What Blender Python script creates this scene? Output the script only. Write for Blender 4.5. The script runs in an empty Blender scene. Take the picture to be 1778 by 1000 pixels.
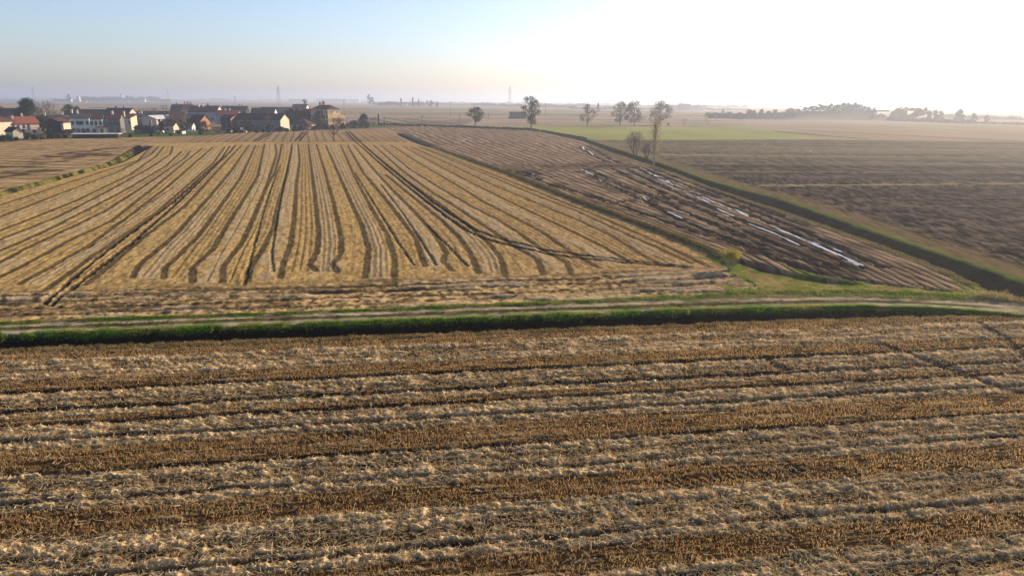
import bpy, math, random
import numpy as np
from mathutils import Vector, Matrix

# ------------------------------------------------------------------ camera, sky, sun, exposure
SC = bpy.context.scene
COL = SC.collection
F, H = 1224.0, 14.5                      # focal length in photo pixels, flying height in metres
PITCH, ROLL = math.radians(14.83), math.radians(0.45)
SUN_AZ, SUN_EL = math.radians(51.0), math.radians(22.0)

cam = bpy.data.cameras.new("camera")
cam.sensor_width = 36.0
cam.lens = 36.0 * F / 1778.0
cam.clip_start, cam.clip_end = 0.5, 40000
camo = bpy.data.objects.new("camera", cam)
COL.objects.link(camo)
camo.matrix_world = (Matrix.Translation((0, 0, H)) @ Matrix.Rotation(math.pi / 2 - PITCH, 4, 'X')
                     @ Matrix.Rotation(ROLL, 4, 'Z'))
SC.camera = camo

world = bpy.data.worlds.new("World")
SC.world = world
world.use_nodes = True
wn = world.node_tree
sky = wn.nodes.new('ShaderNodeTexSky')
sky.sky_type = 'NISHITA'
sky.sun_disc = False
sky.sun_elevation = SUN_EL
sky.sun_rotation = SUN_AZ
sky.altitude = 100
sky.air_density = 1.0
sky.dust_density = 1.2
sky.ozone_density = 5.5
wb = wn.nodes.new('ShaderNodeVectorMath')      # white balance of the whole sky
wb.operation = 'MULTIPLY'
wb.inputs[1].default_value = (1.27, 1.04, 0.95)
wn.links.new(sky.outputs[0], wb.inputs[0])
wn.links.new(wb.outputs[0], wn.nodes['Background'].inputs[0])
wn.nodes['Background'].inputs[1].default_value = 0.11

sun = bpy.data.lights.new("sun", 'SUN')
sun.energy = 5.0
sun.angle = math.radians(0.6)
sun.color = (1.0, 0.82, 0.57)
suno = bpy.data.objects.new("sun", sun)
COL.objects.link(suno)
SV = Vector((math.sin(SUN_AZ) * math.cos(SUN_EL), math.cos(SUN_AZ) * math.cos(SUN_EL), math.sin(SUN_EL)))
suno.rotation_euler = SV.to_track_quat('Z', 'Y').to_euler()

SC.view_settings.view_transform = 'Standard'
SC.view_settings.look = 'None'
SC.view_settings.gamma = 1
SC.view_settings.use_curve_mapping = False
SC.view_settings.exposure = 0.92
SC.render.engine = 'CYCLES'
SC.cycles.use_denoising = True
SC.cycles.max_bounces = 6
SC.cycles.diffuse_bounces = 3
SC.cycles.glossy_bounces = 2
SC.cycles.volume_bounces = 0
SC.cycles.denoising_prefilter = 'NONE'
SC.cycles.caustics_reflective = False
SC.cycles.caustics_refractive = False

# ------------------------------------------------------------------ helpers
rng = np.random.default_rng(7)
random.seed(7)
cP, sP, cR, sR = math.cos(PITCH), math.sin(PITCH), math.cos(ROLL), math.sin(ROLL)

def gp(px, py):
    """ground point seen at a spot of the photograph"""
    dx, dy = px - 889.0, py - 500.0
    u = dx * cR + dy * sR
    v = -dx * sR + dy * cR
    t = H / (sP + v / F * cP)
    return u / F * t, (cP - v / F * sP) * t

def gps(pts):
    return np.array([gp(*p) for p in pts])

def depth(y):
    return y * cP + H * sP

def hsh(ix, iy, seed):
    n = (ix.astype(np.int64) * 374761393 + iy.astype(np.int64) * 668265263 + seed * 1442695041) & 0xffffffff
    n = ((n ^ (n >> 13)) * 1274126177) & 0xffffffff
    n = n ^ (n >> 16)
    return (n & 0xffffff).astype(np.float32) / 16777215.0

def vn(x, y, seed=0):
    fx, fy = np.floor(x), np.floor(y)
    tx, ty = (x - fx).astype(np.float32), (y - fy).astype(np.float32)
    tx = tx * tx * (3 - 2 * tx)
    ty = ty * ty * (3 - 2 * ty)
    a, b = hsh(fx, fy, seed), hsh(fx + 1, fy, seed)
    c, d = hsh(fx, fy + 1, seed), hsh(fx + 1, fy + 1, seed)
    return (a * (1 - tx) + b * tx) * (1 - ty) + (c * (1 - tx) + d * tx) * ty

def fbm(x, y, o=3, seed=0):
    s, a, t = 0, 0.5, 0
    for k in range(o):
        s = s + a * vn(x * 2 ** k + 17.3 * k, y * 2 ** k - 9.1 * k, seed + k)
        t += a
        a *= 0.5
    return s / t

def sstep(a, b, x):
    t = np.clip((x - a) / (b - a), 0, 1)
    return t * t * (3 - 2 * t)

def mesh_np(name, verts, faces, mat=None, smooth=False, parent=None, link=True, col=None):
    """mesh from arrays; faces is an (n, k) array of equal sized faces"""
    verts = np.asarray(verts, np.float32)
    faces = np.asarray(faces, np.int32)
    me = bpy.data.meshes.new(name)
    n, k = faces.shape
    me.vertices.add(len(verts))
    me.vertices.foreach_set('co', verts.ravel())
    me.loops.add(n * k)
    me.loops.foreach_set('vertex_index', faces.ravel())
    me.polygons.add(n)
    me.polygons.foreach_set('loop_start', np.arange(0, n * k, k, dtype=np.int32))
    if smooth:
        me.polygons.foreach_set('use_smooth', np.ones(n, bool))
    if col is not None:
        at = me.color_attributes.new('Col', 'FLOAT_COLOR', 'POINT')
        c4 = np.ones((len(verts), 4), np.float32)
        c4[:, :3] = col
        at.data.foreach_set('color', c4.ravel())
    me.update()
    if mat:
        me.materials.append(mat)
    if not link:
        return me
    o = bpy.data.objects.new(name, me)
    COL.objects.link(o)
    if parent:
        o.parent = parent
    return o

class MB:
    """collects simple solids into one mesh"""
    def __init__(s):
        s.v, s.f, s.m = [], [], []
    def add(s, vs, fs, mi=0):
        b = len(s.v)
        s.v += [tuple(v) for v in vs]
        s.f += [tuple(i + b for i in f) for f in fs]
        s.m += [mi] * len(fs)
        return s
    def box(s, x0, x1, y0, y1, z0, z1, mi=0):
        vs = [(x, y, z) for z in (z0, z1) for y in (y0, y1) for x in (x0, x1)]
        return s.add(vs, [(0, 2, 3, 1), (4, 5, 7, 6), (0, 1, 5, 4), (2, 6, 7, 3), (0, 4, 6, 2), (1, 3, 7, 5)], mi)
    def tube(s, p0, p1, r0, r1, n=5, mi=0):
        p0, p1 = Vector(p0), Vector(p1)
        d = (p1 - p0)
        if d.length < 1e-6:
            return s
        q = d.to_track_quat('Z', 'Y')
        vs = []
        for p, r in ((p0, r0), (p1, r1)):
            for k in range(n):
                a = 2 * math.pi * k / n
                vs.append(p + q @ Vector((r * math.cos(a), r * math.sin(a), 0)))
        fs = [(k, (k + 1) % n, n + (k + 1) % n, n + k) for k in range(n)]
        fs.append(tuple(range(n - 1, -1, -1)))
        fs.append(tuple(range(n, 2 * n)))
        return s.add(vs, fs, mi)
    def build(s, name, mats, parent=None):
        me = bpy.data.meshes.new(name)
        me.from_pydata(s.v, [], s.f)
        for m in (mats if isinstance(mats, (list, tuple)) else [mats]):
            me.materials.append(m)
        me.polygons.foreach_set('material_index', s.m)
        me.update()
        o = bpy.data.objects.new(name, me)
        COL.objects.link(o)
        if parent:
            o.parent = parent
        return o

def tag(o, label=None, cat=None, group=None, kind=None):
    for k, v in (('label', label), ('category', cat), ('group', group), ('kind', kind)):
        if v:
            o[k] = v
    return o

def empty(name, loc, rz=0.0):
    o = bpy.data.objects.new(name, None)
    o.empty_display_size = 0.5
    COL.objects.link(o)
    o.location = loc
    o.rotation_euler = (0, 0, rz)
    return o

def copy_tree(o, parent=None):
    c = o.copy()
    COL.objects.link(c)
    if parent:
        c.parent = parent
    for ch in list(o.children):
        copy_tree(ch, c)
    return c

# ------------------------------------------------------------------ materials
def mat(name, base, rough=0.9, var=0.25, scale=1.5, attr=False, bump=0.0, bscale=20.0, spec=0.0, transl=0.0, stretch=None):
    m = bpy.data.materials.new(name)
    m.use_nodes = True
    nt = m.node_tree
    b = nt.nodes['Principled BSDF']
    b.inputs['Roughness'].default_value = rough
    b.inputs['Specular IOR Level'].default_value = spec
    tc = nt.nodes.new('ShaderNodeTexCoord')  # sun-side end in its own paler colour: sunlight painted onto the wall
    mp = nt.nodes.new('ShaderNodeMapping')
    nt.links.new(tc.outputs['Object'], mp.inputs[0])
    if stretch:
        mp.inputs['Scale'].default_value = stretch
    nz = nt.nodes.new('ShaderNodeTexNoise')
    nz.inputs['Scale'].default_value = scale
    nz.inputs['Detail'].default_value = 5
    nt.links.new(mp.outputs[0], nz.inputs['Vector'])
    mr = nt.nodes.new('ShaderNodeMapRange')
    mr.inputs['From Min'].default_value = 0.25
    mr.inputs['From Max'].default_value = 0.75
    mr.inputs['To Min'].default_value = 1 - var
    mr.inputs['To Max'].default_value = 1 + var
    nt.links.new(nz.outputs[0], mr.inputs[0])
    mx = nt.nodes.new('ShaderNodeVectorMath')
    mx.operation = 'SCALE'
    if attr:
        at = nt.nodes.new('ShaderNodeAttribute')
        at.attribute_name = 'Col'
        nt.links.new(at.outputs['Color'], mx.inputs[0])
    else:
        mx.inputs[0].default_value = base
    nt.links.new(mr.outputs[0], mx.inputs['Scale'])
    nt.links.new(mx.outputs[0], b.inputs['Base Color'])
    if bump > 0:
        n2 = nt.nodes.new('ShaderNodeTexNoise')
        n2.inputs['Scale'].default_value = bscale
        n2.inputs['Detail'].default_value = 4
        nt.links.new(mp.outputs[0], n2.inputs['Vector'])
        bp = nt.nodes.new('ShaderNodeBump')
        bp.inputs['Strength'].default_value = 1.0
        bp.inputs['Distance'].default_value = bump
        nt.links.new(n2.outputs[0], bp.inputs['Height'])
        nt.links.new(bp.outputs[0], b.inputs['Normal'])
    if transl > 0:
        tr = nt.nodes.new('ShaderNodeBsdfTranslucent')
        nt.links.new(mx.outputs[0], tr.inputs[0])
        ms = nt.nodes.new('ShaderNodeMixShader')
        ms.inputs[0].default_value = transl
        out = nt.nodes['Material Output']
        nt.links.new(b.outputs[0], ms.inputs[1])
        nt.links.new(tr.outputs[0], ms.inputs[2])
        nt.links.new(ms.outputs[0], out.inputs[0])
    return m

M = {
    'soil': mat('field_soil', (1, 1, 1), attr=True, var=0.35, scale=9, bump=0.03, bscale=14),
    'earth': mat('fine_earth', (1, 1, 1), attr=True, var=0.2, scale=2.5, bump=0.02, bscale=8),
    'stalk': mat('dry_stalk', (1, 1, 1), attr=True, var=0.15, scale=3, transl=0.45),
    'blade': mat('grass_blade', (1, 1, 1), attr=True, var=0.15, scale=3, transl=0.5),
    'bark': mat('bark', (0.07, 0.055, 0.045), var=0.3, scale=3),
    'paleb': mat('pale_bark', (0.34, 0.29, 0.21), var=0.5, scale=2.0),
    'twig': mat('twigs', (0.11, 0.088, 0.075), var=0.3, scale=1),
    'twigred': mat('red_twigs', (0.17, 0.11, 0.09), var=0.3, scale=1),
    'dgreen': mat('dark_leaves', (0.028, 0.045, 0.024), var=0.4, scale=0.7, transl=0.15),
    'mgreen': mat('green_leaves', (0.06, 0.075, 0.03), var=0.4, scale=0.7, transl=0.25),
    'olive': mat('olive_leaves', (0.062, 0.052, 0.028), var=0.4, scale=0.6, transl=0.3),
    'russet': mat('russet_leaves', (0.095, 0.058, 0.034), var=0.4, scale=0.6, transl=0.3),
    'yellow': mat('yellow_leaves', (0.46, 0.39, 0.10), var=0.3, scale=2.0, transl=0.55),
    'gold': mat('gold_leaves', (0.36, 0.29, 0.15), var=0.35, scale=1.0, transl=0.35),
    'white': mat('white_plaster', (0.62, 0.60, 0.56), var=0.12, scale=0.6),
    'cream': mat('cream_plaster', (0.50, 0.42, 0.31), var=0.15, scale=0.6),
    'pink': mat('pink_plaster', (0.60, 0.44, 0.38), var=0.12, scale=0.6),
    'yellowp': mat('yellow_plaster', (0.50, 0.43, 0.31), var=0.12, scale=0.6),
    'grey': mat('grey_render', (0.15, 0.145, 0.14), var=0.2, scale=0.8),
    'dgrey': mat('dark_render', (0.042, 0.040, 0.045), var=0.3, scale=0.8),  # dark wall colour that also carries the shade on unlit fronts
    'bluegrey': mat('bluegrey_render', (0.24, 0.25, 0.27), var=0.12, scale=0.6),
    'brick': mat('orange_brick', (0.32, 0.16, 0.09), var=0.3, scale=2.0),
    'ruin': mat('ruined_brick', (0.50, 0.35, 0.20), var=0.55, scale=0.35),
    'redroof': mat('red_tiles', (0.20, 0.065, 0.045), var=0.25, scale=0.7, stretch=(1, 3, 3)),
    'brownroof': mat('brown_tiles', (0.075, 0.042, 0.034), var=0.3, scale=0.7, stretch=(1, 3, 3)),
    'darkroof': mat('dark_tiles', (0.026, 0.021, 0.023), var=0.35, scale=0.7, stretch=(1, 3, 3)),
    'greyroof': mat('grey_tiles', (0.08, 0.066, 0.06), var=0.3, scale=0.7, stretch=(1, 3, 3)),
    'sheet': mat('pale_sheet_roof', (0.45, 0.45, 0.45), var=0.12, scale=0.5, rough=0.6),
    'glass': mat('window_glass', (0.03, 0.033, 0.04), rough=0.15, var=0.1, spec=0.5),
    'wood': mat('dark_wood', (0.05, 0.035, 0.025), var=0.3),
    'steel': mat('grey_steel', (0.22, 0.22, 0.23), rough=0.6, var=0.1),
    'concrete': mat('concrete', (0.36, 0.34, 0.31), var=0.2),
    'ivy': mat('ivy_leaves', (0.022, 0.034, 0.02), var=0.5, scale=0.8),
    'feather': mat('white_feathers', (0.8, 0.8, 0.78), var=0.05),
    'farwood': mat('far_foliage', (0.06, 0.06, 0.045), var=0.4, scale=0.2),
}
wm = bpy.data.materials.new('puddle_water')
wm.use_nodes = True
_b = wm.node_tree.nodes['Principled BSDF']
_b.inputs['Base Color'].default_value = (0.03, 0.027, 0.024, 1)
_b.inputs['Roughness'].default_value = 0.04
_b.inputs['IOR'].default_value = 1.33
_b.inputs['Specular IOR Level'].default_value = 0.5
M['water'] = wm

# ------------------------------------------------------------------ lines of the land (read off as ground points)
def fx_line(pts):                                   # y as a function of x
    p = gps(pts)
    p = p[np.argsort(p[:, 0])]
    return lambda x: np.interp(x, p[:, 0], p[:, 1], left=None, right=None) if False else _ext(x, p[:, 0], p[:, 1])

def _ext(x, xs, ys):
    r = np.interp(x, xs, ys)
    a = (ys[1] - ys[0]) / (xs[1] - xs[0])
    b = (ys[-1] - ys[-2]) / (xs[-1] - xs[-2])
    r = np.where(x < xs[0], ys[0] + (x - xs[0]) * a, r)
    return np.where(x > xs[-1], ys[-1] + (x - xs[-1]) * b, r)

def fy_line(pts):                                   # x as a function of y
    p = gps(pts)
    p = p[np.argsort(p[:, 1])]
    return lambda y: _ext(y, p[:, 1], p[:, 0])

road_mid = fx_line([(0, 572.6), (600, 551.3), (1200, 530), (1400, 525), (1500, 524.4), (1600, 527), (1700, 533), (1778, 539)])
dA_far = fx_line([(0, 582), (600, 560.5), (1200, 539), (1400, 534), (1500, 534), (1600, 537), (1690, 543), (1740, 548)])
dA_near = fx_line([(0, 604), (600, 583), (1200, 561), (1500, 550), (1690, 546.5), (1740, 549)])
verge_top = fx_line([(0, 561), (600, 540), (1200, 516), (1330, 505), (1500, 503), (1600, 507), (1778, 522)])
dB_near = fy_line([(940, 229), (1018, 247), (1063, 265), (1099, 276), (1135, 289), (1171, 301), (1225, 322.6), (1300, 348), (1344, 362),
                   (1432, 392.5), (1531, 427), (1634, 467), (1725, 508)])
dB_far = fy_line([(942, 227), (1018, 242), (1063, 257), (1099, 268), (1135, 280), (1171, 292), (1225, 312), (1300, 333), (1344, 343),
                  (1432, 373.4), (1531, 408), (1634, 442), (1725, 472), (1778, 491)])
d2 = fy_line([(680, 226), (723, 245), (736, 250), (819, 280), (871, 298), (927, 320), (984, 343), (1080, 379), (1140, 401),
              (1195, 422), (1236, 439), (1262, 455), (1285, 470)])
dC = fy_line([(0, 338), (128, 303), (179, 289.5), (205, 281), (253, 254)])
lineT = fx_line([(240, 248), (430, 246.5), (700, 246)])           # far end of the middle field
lineV = fx_line([(0, 246), (120, 240), (200, 239), (260, 238), (370, 235), (430, 230), (600, 226), (680, 222)])
lineL = fx_line([(660, 217.5), (760, 220), (921, 226.5), (1018, 243)])  # dark hedge line beyond the muddy field
lineP = fx_line([(1040, 243.5), (1420, 243), (1778, 247)])        # far edge of the ploughed field

# ------------------------------------------------------------------ the ground sheet, finer where it is near
Ys = [11.0]
while Ys[-1] < 7500:
    y = Ys[-1]
    k = 0.5 if y < 52 else 0.42 if y < 130 else 0.2 if y < 470 else 0.35
    Ys.append(y + k * (y * y + H * H) / (705 * H))
Ys = np.array(Ys)
NC = 2000
NR = len(Ys)
T = np.linspace(-1, 1, NC)
HW = 0.92 * Ys + 6
X = (HW[:, None] * T[None, :]).astype(np.float32)
Y = np.repeat(Ys[:, None], NC, 1).astype(np.float32)
DY = np.gradient(Ys)
DYg = np.repeat(DY[:, None], NC, 1).astype(np.float32)
h = np.zeros_like(X)
C = np.zeros(X.shape + (3,), np.float32)
REG = np.zeros(X.shape, np.int8)

def ct(n, a=0.28, b=0.72):
    return sstep(a, b, n)

def lay(m, c, sl=slice(None)):
    m = np.clip(m, 0, 1)[..., None]
    C[sl] = C[sl] * (1 - m) + np.array(c, np.float32) * m

def rows(y0, y1):
    return slice(max(0, int(np.searchsorted(Ys, y0)) - 1), min(NR, int(np.searchsorted(Ys, y1)) + 1))

def stamp(pts, w, wob=0.0, wfun=None, world=False):
    """soft stroke along a line on the ground: returns (slice, mask) blocks"""
    p = np.array(pts, float) if world else gps(pts)
    # densify
    q = [p[0]]
    for a, b in zip(p[:-1], p[1:]):
        L = np.hypot(*(b - a))
        n = max(1, int(L / 12))
        for i in range(1, n + 1):
            q.append(a + (b - a) * i / n)
    q = np.array(q)
    out = []
    for i, (a, b) in enumerate(zip(q[:-1], q[1:])):
        ym = (a[1] + b[1]) / 2
        ww = max(w, 0.55 * float(np.interp(ym, Ys, DY)) * abs(b[0] - a[0]) / (np.hypot(*(b - a)) + 1e-6))
        sl = rows(min(a[1], b[1]) - 2.5 * ww, max(a[1], b[1]) + 2.5 * ww)
        hw = HW[sl]
        if len(hw) == 0:
            continue
        lo, hi = min(a[0], b[0]) - 3 * ww, max(a[0], b[0]) + 3 * ww
        tlo = min(lo / hw.min(), lo / hw.max())
        thi = max(hi / hw.min(), hi / hw.max())
        cs = slice(max(0, int((tlo + 1) / 2 * (NC - 1)) - 1), min(NC, int((thi + 1) / 2 * (NC - 1)) + 2))
        if cs.stop <= cs.start:
            continue
        x, y = X[sl, cs], Y[sl, cs]
        d = b - a
        L2 = d @ d + 1e-9
        t = np.clip(((x - a[0]) * d[0] + (y - a[1]) * d[1]) / L2, 0, 1)
        dist = np.hypot(x - a[0] - t * d[0], y - a[1] - t * d[1])
        if wob:
            dist = dist + wob * (vn(x / (2 * ww) + 3, y / (2 * ww) + 7, 91) - 0.5) * ww * 2
        m = 1 - sstep(ww * 0.55, ww * 1.25, dist)
        if wfun is not None:
            m = m * wfun(x, y)
        out.append(((sl, cs), m))
    return out

def stroke_field(lines, w, wob=0.0, wfun=None, world=False):
    f = np.zeros(X.shape, np.float32)
    for ln in lines:
        for s, m in stamp(ln, w, wob, wfun, world):
            f[s] = np.maximum(f[s], m)
    return f

# --- far farmland first: everything, then the nearer fields over it
n_big = fbm(X / 140, Y / 260, 3, 5)
n_mid = fbm(X / 25, Y / 60, 3, 11)
band = vn(X / 900 + 4, Y / 130 + 0.02 * X / 40, 77)
C[:] = np.array((0.27, 0.205, 0.135))
lay(sstep(0.45, 0.75, band), (0.22, 0.185, 0.10))
lay(sstep(0.6, 0.8, vn(X / 500, Y / 210 + 9, 78)), (0.29, 0.23, 0.17))
C *= (0.8 + 0.4 * n_mid)[..., None]
far_lines = [[(590, 206), (760, 206), (900, 206.5), (1010, 208), (1110, 208.5), (1290, 211)],
             [(690, 197), (860, 199), (1000, 200.5)], [(560, 190), (760, 191), (860, 192)],
             [(560, 214), (660, 217)], [(700, 206), (770, 214), (815, 219)], [(770, 219), (1000, 219.5), (1290, 219.5)],
             [(1180, 217), (1300, 224), (1430, 236), (1500, 241)], [(1380, 226), (1500, 232), (1640, 239), (1778, 246)],
             [(1000, 201), (1200, 206), (1300, 208)], [(1180, 200), (1290, 204)], [(0, 181), (300, 184), (560, 187)],
             [(0, 176), (330, 179)], [(160, 187), (330, 190)], [(930, 193), (1100, 195), (1280, 199)], [(1640, 226), (1778, 231)],
             [(640, 205), (700, 217)], [(670, 205), (745, 218)], [(1060, 212), (1290, 216)]]
fl = stroke_field(far_lines, 1.8)
lay(fl * 0.95, (0.04, 0.037, 0.026))

# meadow (pale green winter crop)
mead = gps([(880, 221.5), (950, 219.8), (1290, 219.7), (1330, 226), (1435, 242), (1050, 243.5), (960, 234)])
def inpoly(x, y, P):
    c = np.zeros(x.shape, bool)
    n = len(P)
    j = n - 1
    for i in range(n):
        xi, yi = P[i]
        xj, yj = P[j]
        k = ((yi > y) != (yj > y)) & (x < (xj - xi) * (y - yi) / (yj - yi + 1e-12) + xi)
        c ^= k
        j = i
    return c
sl = rows(180, 520)
mm = inpoly(X[sl], Y[sl], mead)
lay(mm * 1.0, (0.26, 0.265, 0.105), sl)
C[sl] *= np.where(mm, 0.8 + 0.4 * n_mid[sl], 1)[..., None]
REG[sl][mm] = 6

LY, LT, LL, LP = lineV(X), lineT(X), lineL(X), lineP(X)
XD2, XBn, XBf, XC = d2(Y), dB_near(Y), dB_far(Y), dC(Y)
RM, DF, DN, VT = road_mid(X), dA_far(X), dA_near(X), verge_top(X)

A = math.radians(15.9)
U = X * math.cos(A) + Y * math.sin(A)
V = -X * math.sin(A) + Y * math.cos(A)
# ploughed field, right of the drain
plo = (X > XBf) & (Y < LP) & (Y > VT)
REG[plo] = 5
nfar = sstep(110, 190, Y)
n1 = fbm(X / 0.55, Y / 1.9, 3, 21) * (1 - nfar) + nfar * fbm(X / 1.2, Y / 5.5, 3, 20)
n2 = fbm(X / 60, Y / 12, 3, 22)
yw = Y + 0.02 * X + 0.8 * vn(X / 40, Y / 9, 19)
rowsn = 0.5 * vn(X / 45 + 2, yw / 1.1, 23) + 0.5 * vn(X / 120, yw / 4.2, 26)
pc = np.zeros_like(C)
pc[:] = np.array((0.062, 0.046, 0.038))
t = sstep(0.35, 0.75, n2)[..., None]
pc = pc * (1 - t) + np.array((0.088, 0.068, 0.048)) * t
pc *= (0.0 + 1.65 * ct(n1, 0.38, 0.64) + 0.65 * sstep(0.3, 0.7, rowsn))[..., None]
gstrip = np.zeros_like(X)
for (pa, pb, w, k) in (((1320, 322), (1778, 319), 1.3, 1), ((1160, 270), (1778, 272), 2.2, .9), ((1240, 298), (1778, 300), 0.9, .6),
                       ((1190, 285), (1778, 285), 1.0, .4), ((1130, 254), (1778, 256), 3.0, .5), ((1160, 262), (1778, 263), 2, .4),
                       ((1500, 345), (1778, 343), .5, .4), ((1430, 360), (1778, 358), .5, .35), ((1600, 385), (1778, 380), .5, .3)):
    for s, m in stamp([pa, pb], w, 0.8):
        gstrip[s] = np.maximum(gstrip[s], m * k)
t = (gstrip * (0.7 + 0.5 * fbm(X / 2, Y / 2, 2, 24)))[..., None]
pc = pc * (1 - t) + np.array((0.27, 0.225, 0.12)) * t
edge = 1 - sstep(2.0, 6.0, X - XBf - 1.6 * np.abs(fbm(X / 6, Y / 6, 2, 25)))     # stubbly headland beside the drain
pc = pc * (1 - edge[..., None]) + (np.array((0.16, 0.12, 0.065)) * (0.6 + 0.8 * n1[..., None])) * edge[..., None]
gl = 1 - sstep(0.1, 0.9, X - XBf - 0.7 * n1)
pc = pc * (1 - gl[..., None]) + np.array((0.16, 0.20, 0.05)) * gl[..., None]
farp = sstep(0, 1, (Y - 120) / 110)[..., None] * 0.7
pc = pc * (1 - farp) + (np.array((0.175, 0.15, 0.095)) * (0.45 + 1.1 * rowsn[..., None])) * farp
C[plo] = 1.0 * pc[plo]
fade = np.clip(0.9 / (DYg + 0.3), 0, 1)
h[plo] += (0.55 * (n1 - 0.5) + 0.25 * (rowsn - 0.5))[plo] * np.clip(1.4 / (DYg + .4), 0, 1)[plo] * (1 - 0.7 * edge[plo])

# muddy field between the bund and the drain
mud = (X > XD2) & (X < XBn) & (Y < LL) & (Y > VT)
REG[mud] = 4
fr = (X - XD2) / np.maximum(XBn - XD2, 1)
wid = np.interp(Y, [60, 75, 110, 200, 330], [13, 18, 30, 46, 62])
nrow = 20
ph = fr * nrow + 0.8 * (fbm(U / 7, V / 40, 3, 31) - 0.5)
rr = np.abs((ph % 1.0) - 0.5) * 2
rutm = np.maximum(sstep(0.62, 0.9, rr), 0.6 * sstep(0.75, 0.95, np.abs(((ph * 2.0 + 0.3) % 1.0) - 0.5) * 2)) * sstep(0.15, 0.45, fbm(U / 6, V / 45, 2, 32) + 0.1)
mc = np.zeros_like(C)
mc[:] = np.array((0.29, 0.215, 0.15))
nn = ct(0.6 * fbm(U / 0.45, V / 2.5, 3, 33) + 0.4 * fbm(U / 0.8, V / 9, 2, 34), 0.26, 0.74)
mc *= (0.65 + 0.7 * nn)[..., None]
nearb = (1 - sstep(70, 150, Y))[..., None] * 0.6
mc = mc * (1 - nearb) + np.array((0.28, 0.20, 0.125)) * (0.5 + 1.0 * nn[..., None]) * nearb
headl = np.maximum(sstep(0, 1, (Y - (lineL(X) - 70)) / 30), 0)
crossl = [[(735, 251), (830, 250), (950, 250), (1000, 251)], [(872, 292), (940, 294), (1010, 291), (1100, 289), (1160, 291)],
          [(865, 287), (950, 287), (1040, 285), (1110, 287)], [(1040, 250), (1050, 262), (1085, 280)]]
cm = np.zeros_like(X)
for ln in crossl:
    for s, m in stamp(ln, 2.6, 1.2):
        cm[s] = np.maximum(cm[s], m)
rm2 = np.clip(1.25 * rutm, 0, 1) * (1 - 0.9 * np.clip(cm, 0, 1))
# churned mud, wet ruts
ruts = [[(1018, 253), (1035, 262), (1060, 277), (1075, 283)], [(1005, 255), (1022, 266), (1050, 280)],
        [(1100, 290), (1150, 312), (1210, 338), (1290, 366), (1365, 398), (1450, 436), (1500, 462)],
        [(1110, 290), (1160, 309), (1230, 336), (1300, 362), (1380, 394), (1460, 430), (1530, 462)],
        [(1130, 291), (1200, 318), (1290, 350), (1400, 392)],
        [(1010, 293), (1045, 315), (1100, 340), (1180, 378), (1230, 402), (1320, 440), (1420, 470)],
        [(1020, 293), (1080, 322), (1140, 343), (1200, 372), (1290, 410), (1400, 452)],
        [(1060, 292), (1130, 325), (1220, 365), (1330, 415), (1440, 458)],
        [(1085, 293), (1160, 328), (1260, 370), (1380, 420), (1470, 458)],
        [(885, 302), (900, 296), (925, 303), (935, 312)], [(900, 304), (935, 300), (960, 308)], [(870, 294), (890, 300), (920, 306)],
        [(1060, 352), (1100, 345), (1150, 340), (1200, 352)], [(1050, 349), (1110, 349), (1150, 336), (1155, 346)],
        [(950, 318), (1040, 344), (1140, 378), (1230, 408)], [(1230, 402), (1300, 424), (1400, 446)], [(1250, 412), (1330, 436), (1440, 462)]]
rut = stroke_field(ruts, 0.55, 1.2)
wet = stroke_field(ruts, 1.5, 1.5) * sstep(0.3, 0.6, fbm(X / 4, Y / 6, 2, 37))
churn = stroke_field([[(1330, 430), (1400, 450), (1470, 462)], [(880, 297), (930, 303)], [(1100, 345), (1160, 345)], [(960, 290), (1080, 287)]], 3.5, 1.5)
lay_m = np.clip(rm2, 0, 1)[..., None]
mc = mc * (1 - lay_m * 0.85) + np.array((0.055, 0.04, 0.031)) * lay_m * 0.85
t = np.clip(cm * (0.35 + 0.5 * nn), 0, 1)[..., None]
mc = mc * (1 - t) + np.array((0.10, 0.07, 0.052)) * t
cn = np.clip(churn * sstep(0.3, 0.65, fbm(X / 1.5, Y / 3.5, 2, 38)), 0, 1)
t = np.maximum(np.maximum(rut, wet * 0.6), cn * .8)[..., None]
mc = mc * (1 - t) + np.array((0.052, 0.04, 0.032)) * t
C[mud] = mc[mud]
hm = -0.10 * rm2 - 0.20 * rut + 0.09 * (nn - 0.5) - 0.12 * cn - 0.06 * wet
h[mud] += (hm * np.clip(1.6 / (DYg * 0.5 + .6), 0.25, 1))[mud]

# block between the middle field and the village
blk = (X < XD2) & (Y > LT) & (Y < LY) & (X > XC - 60)
REG[blk] = 3
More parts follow.
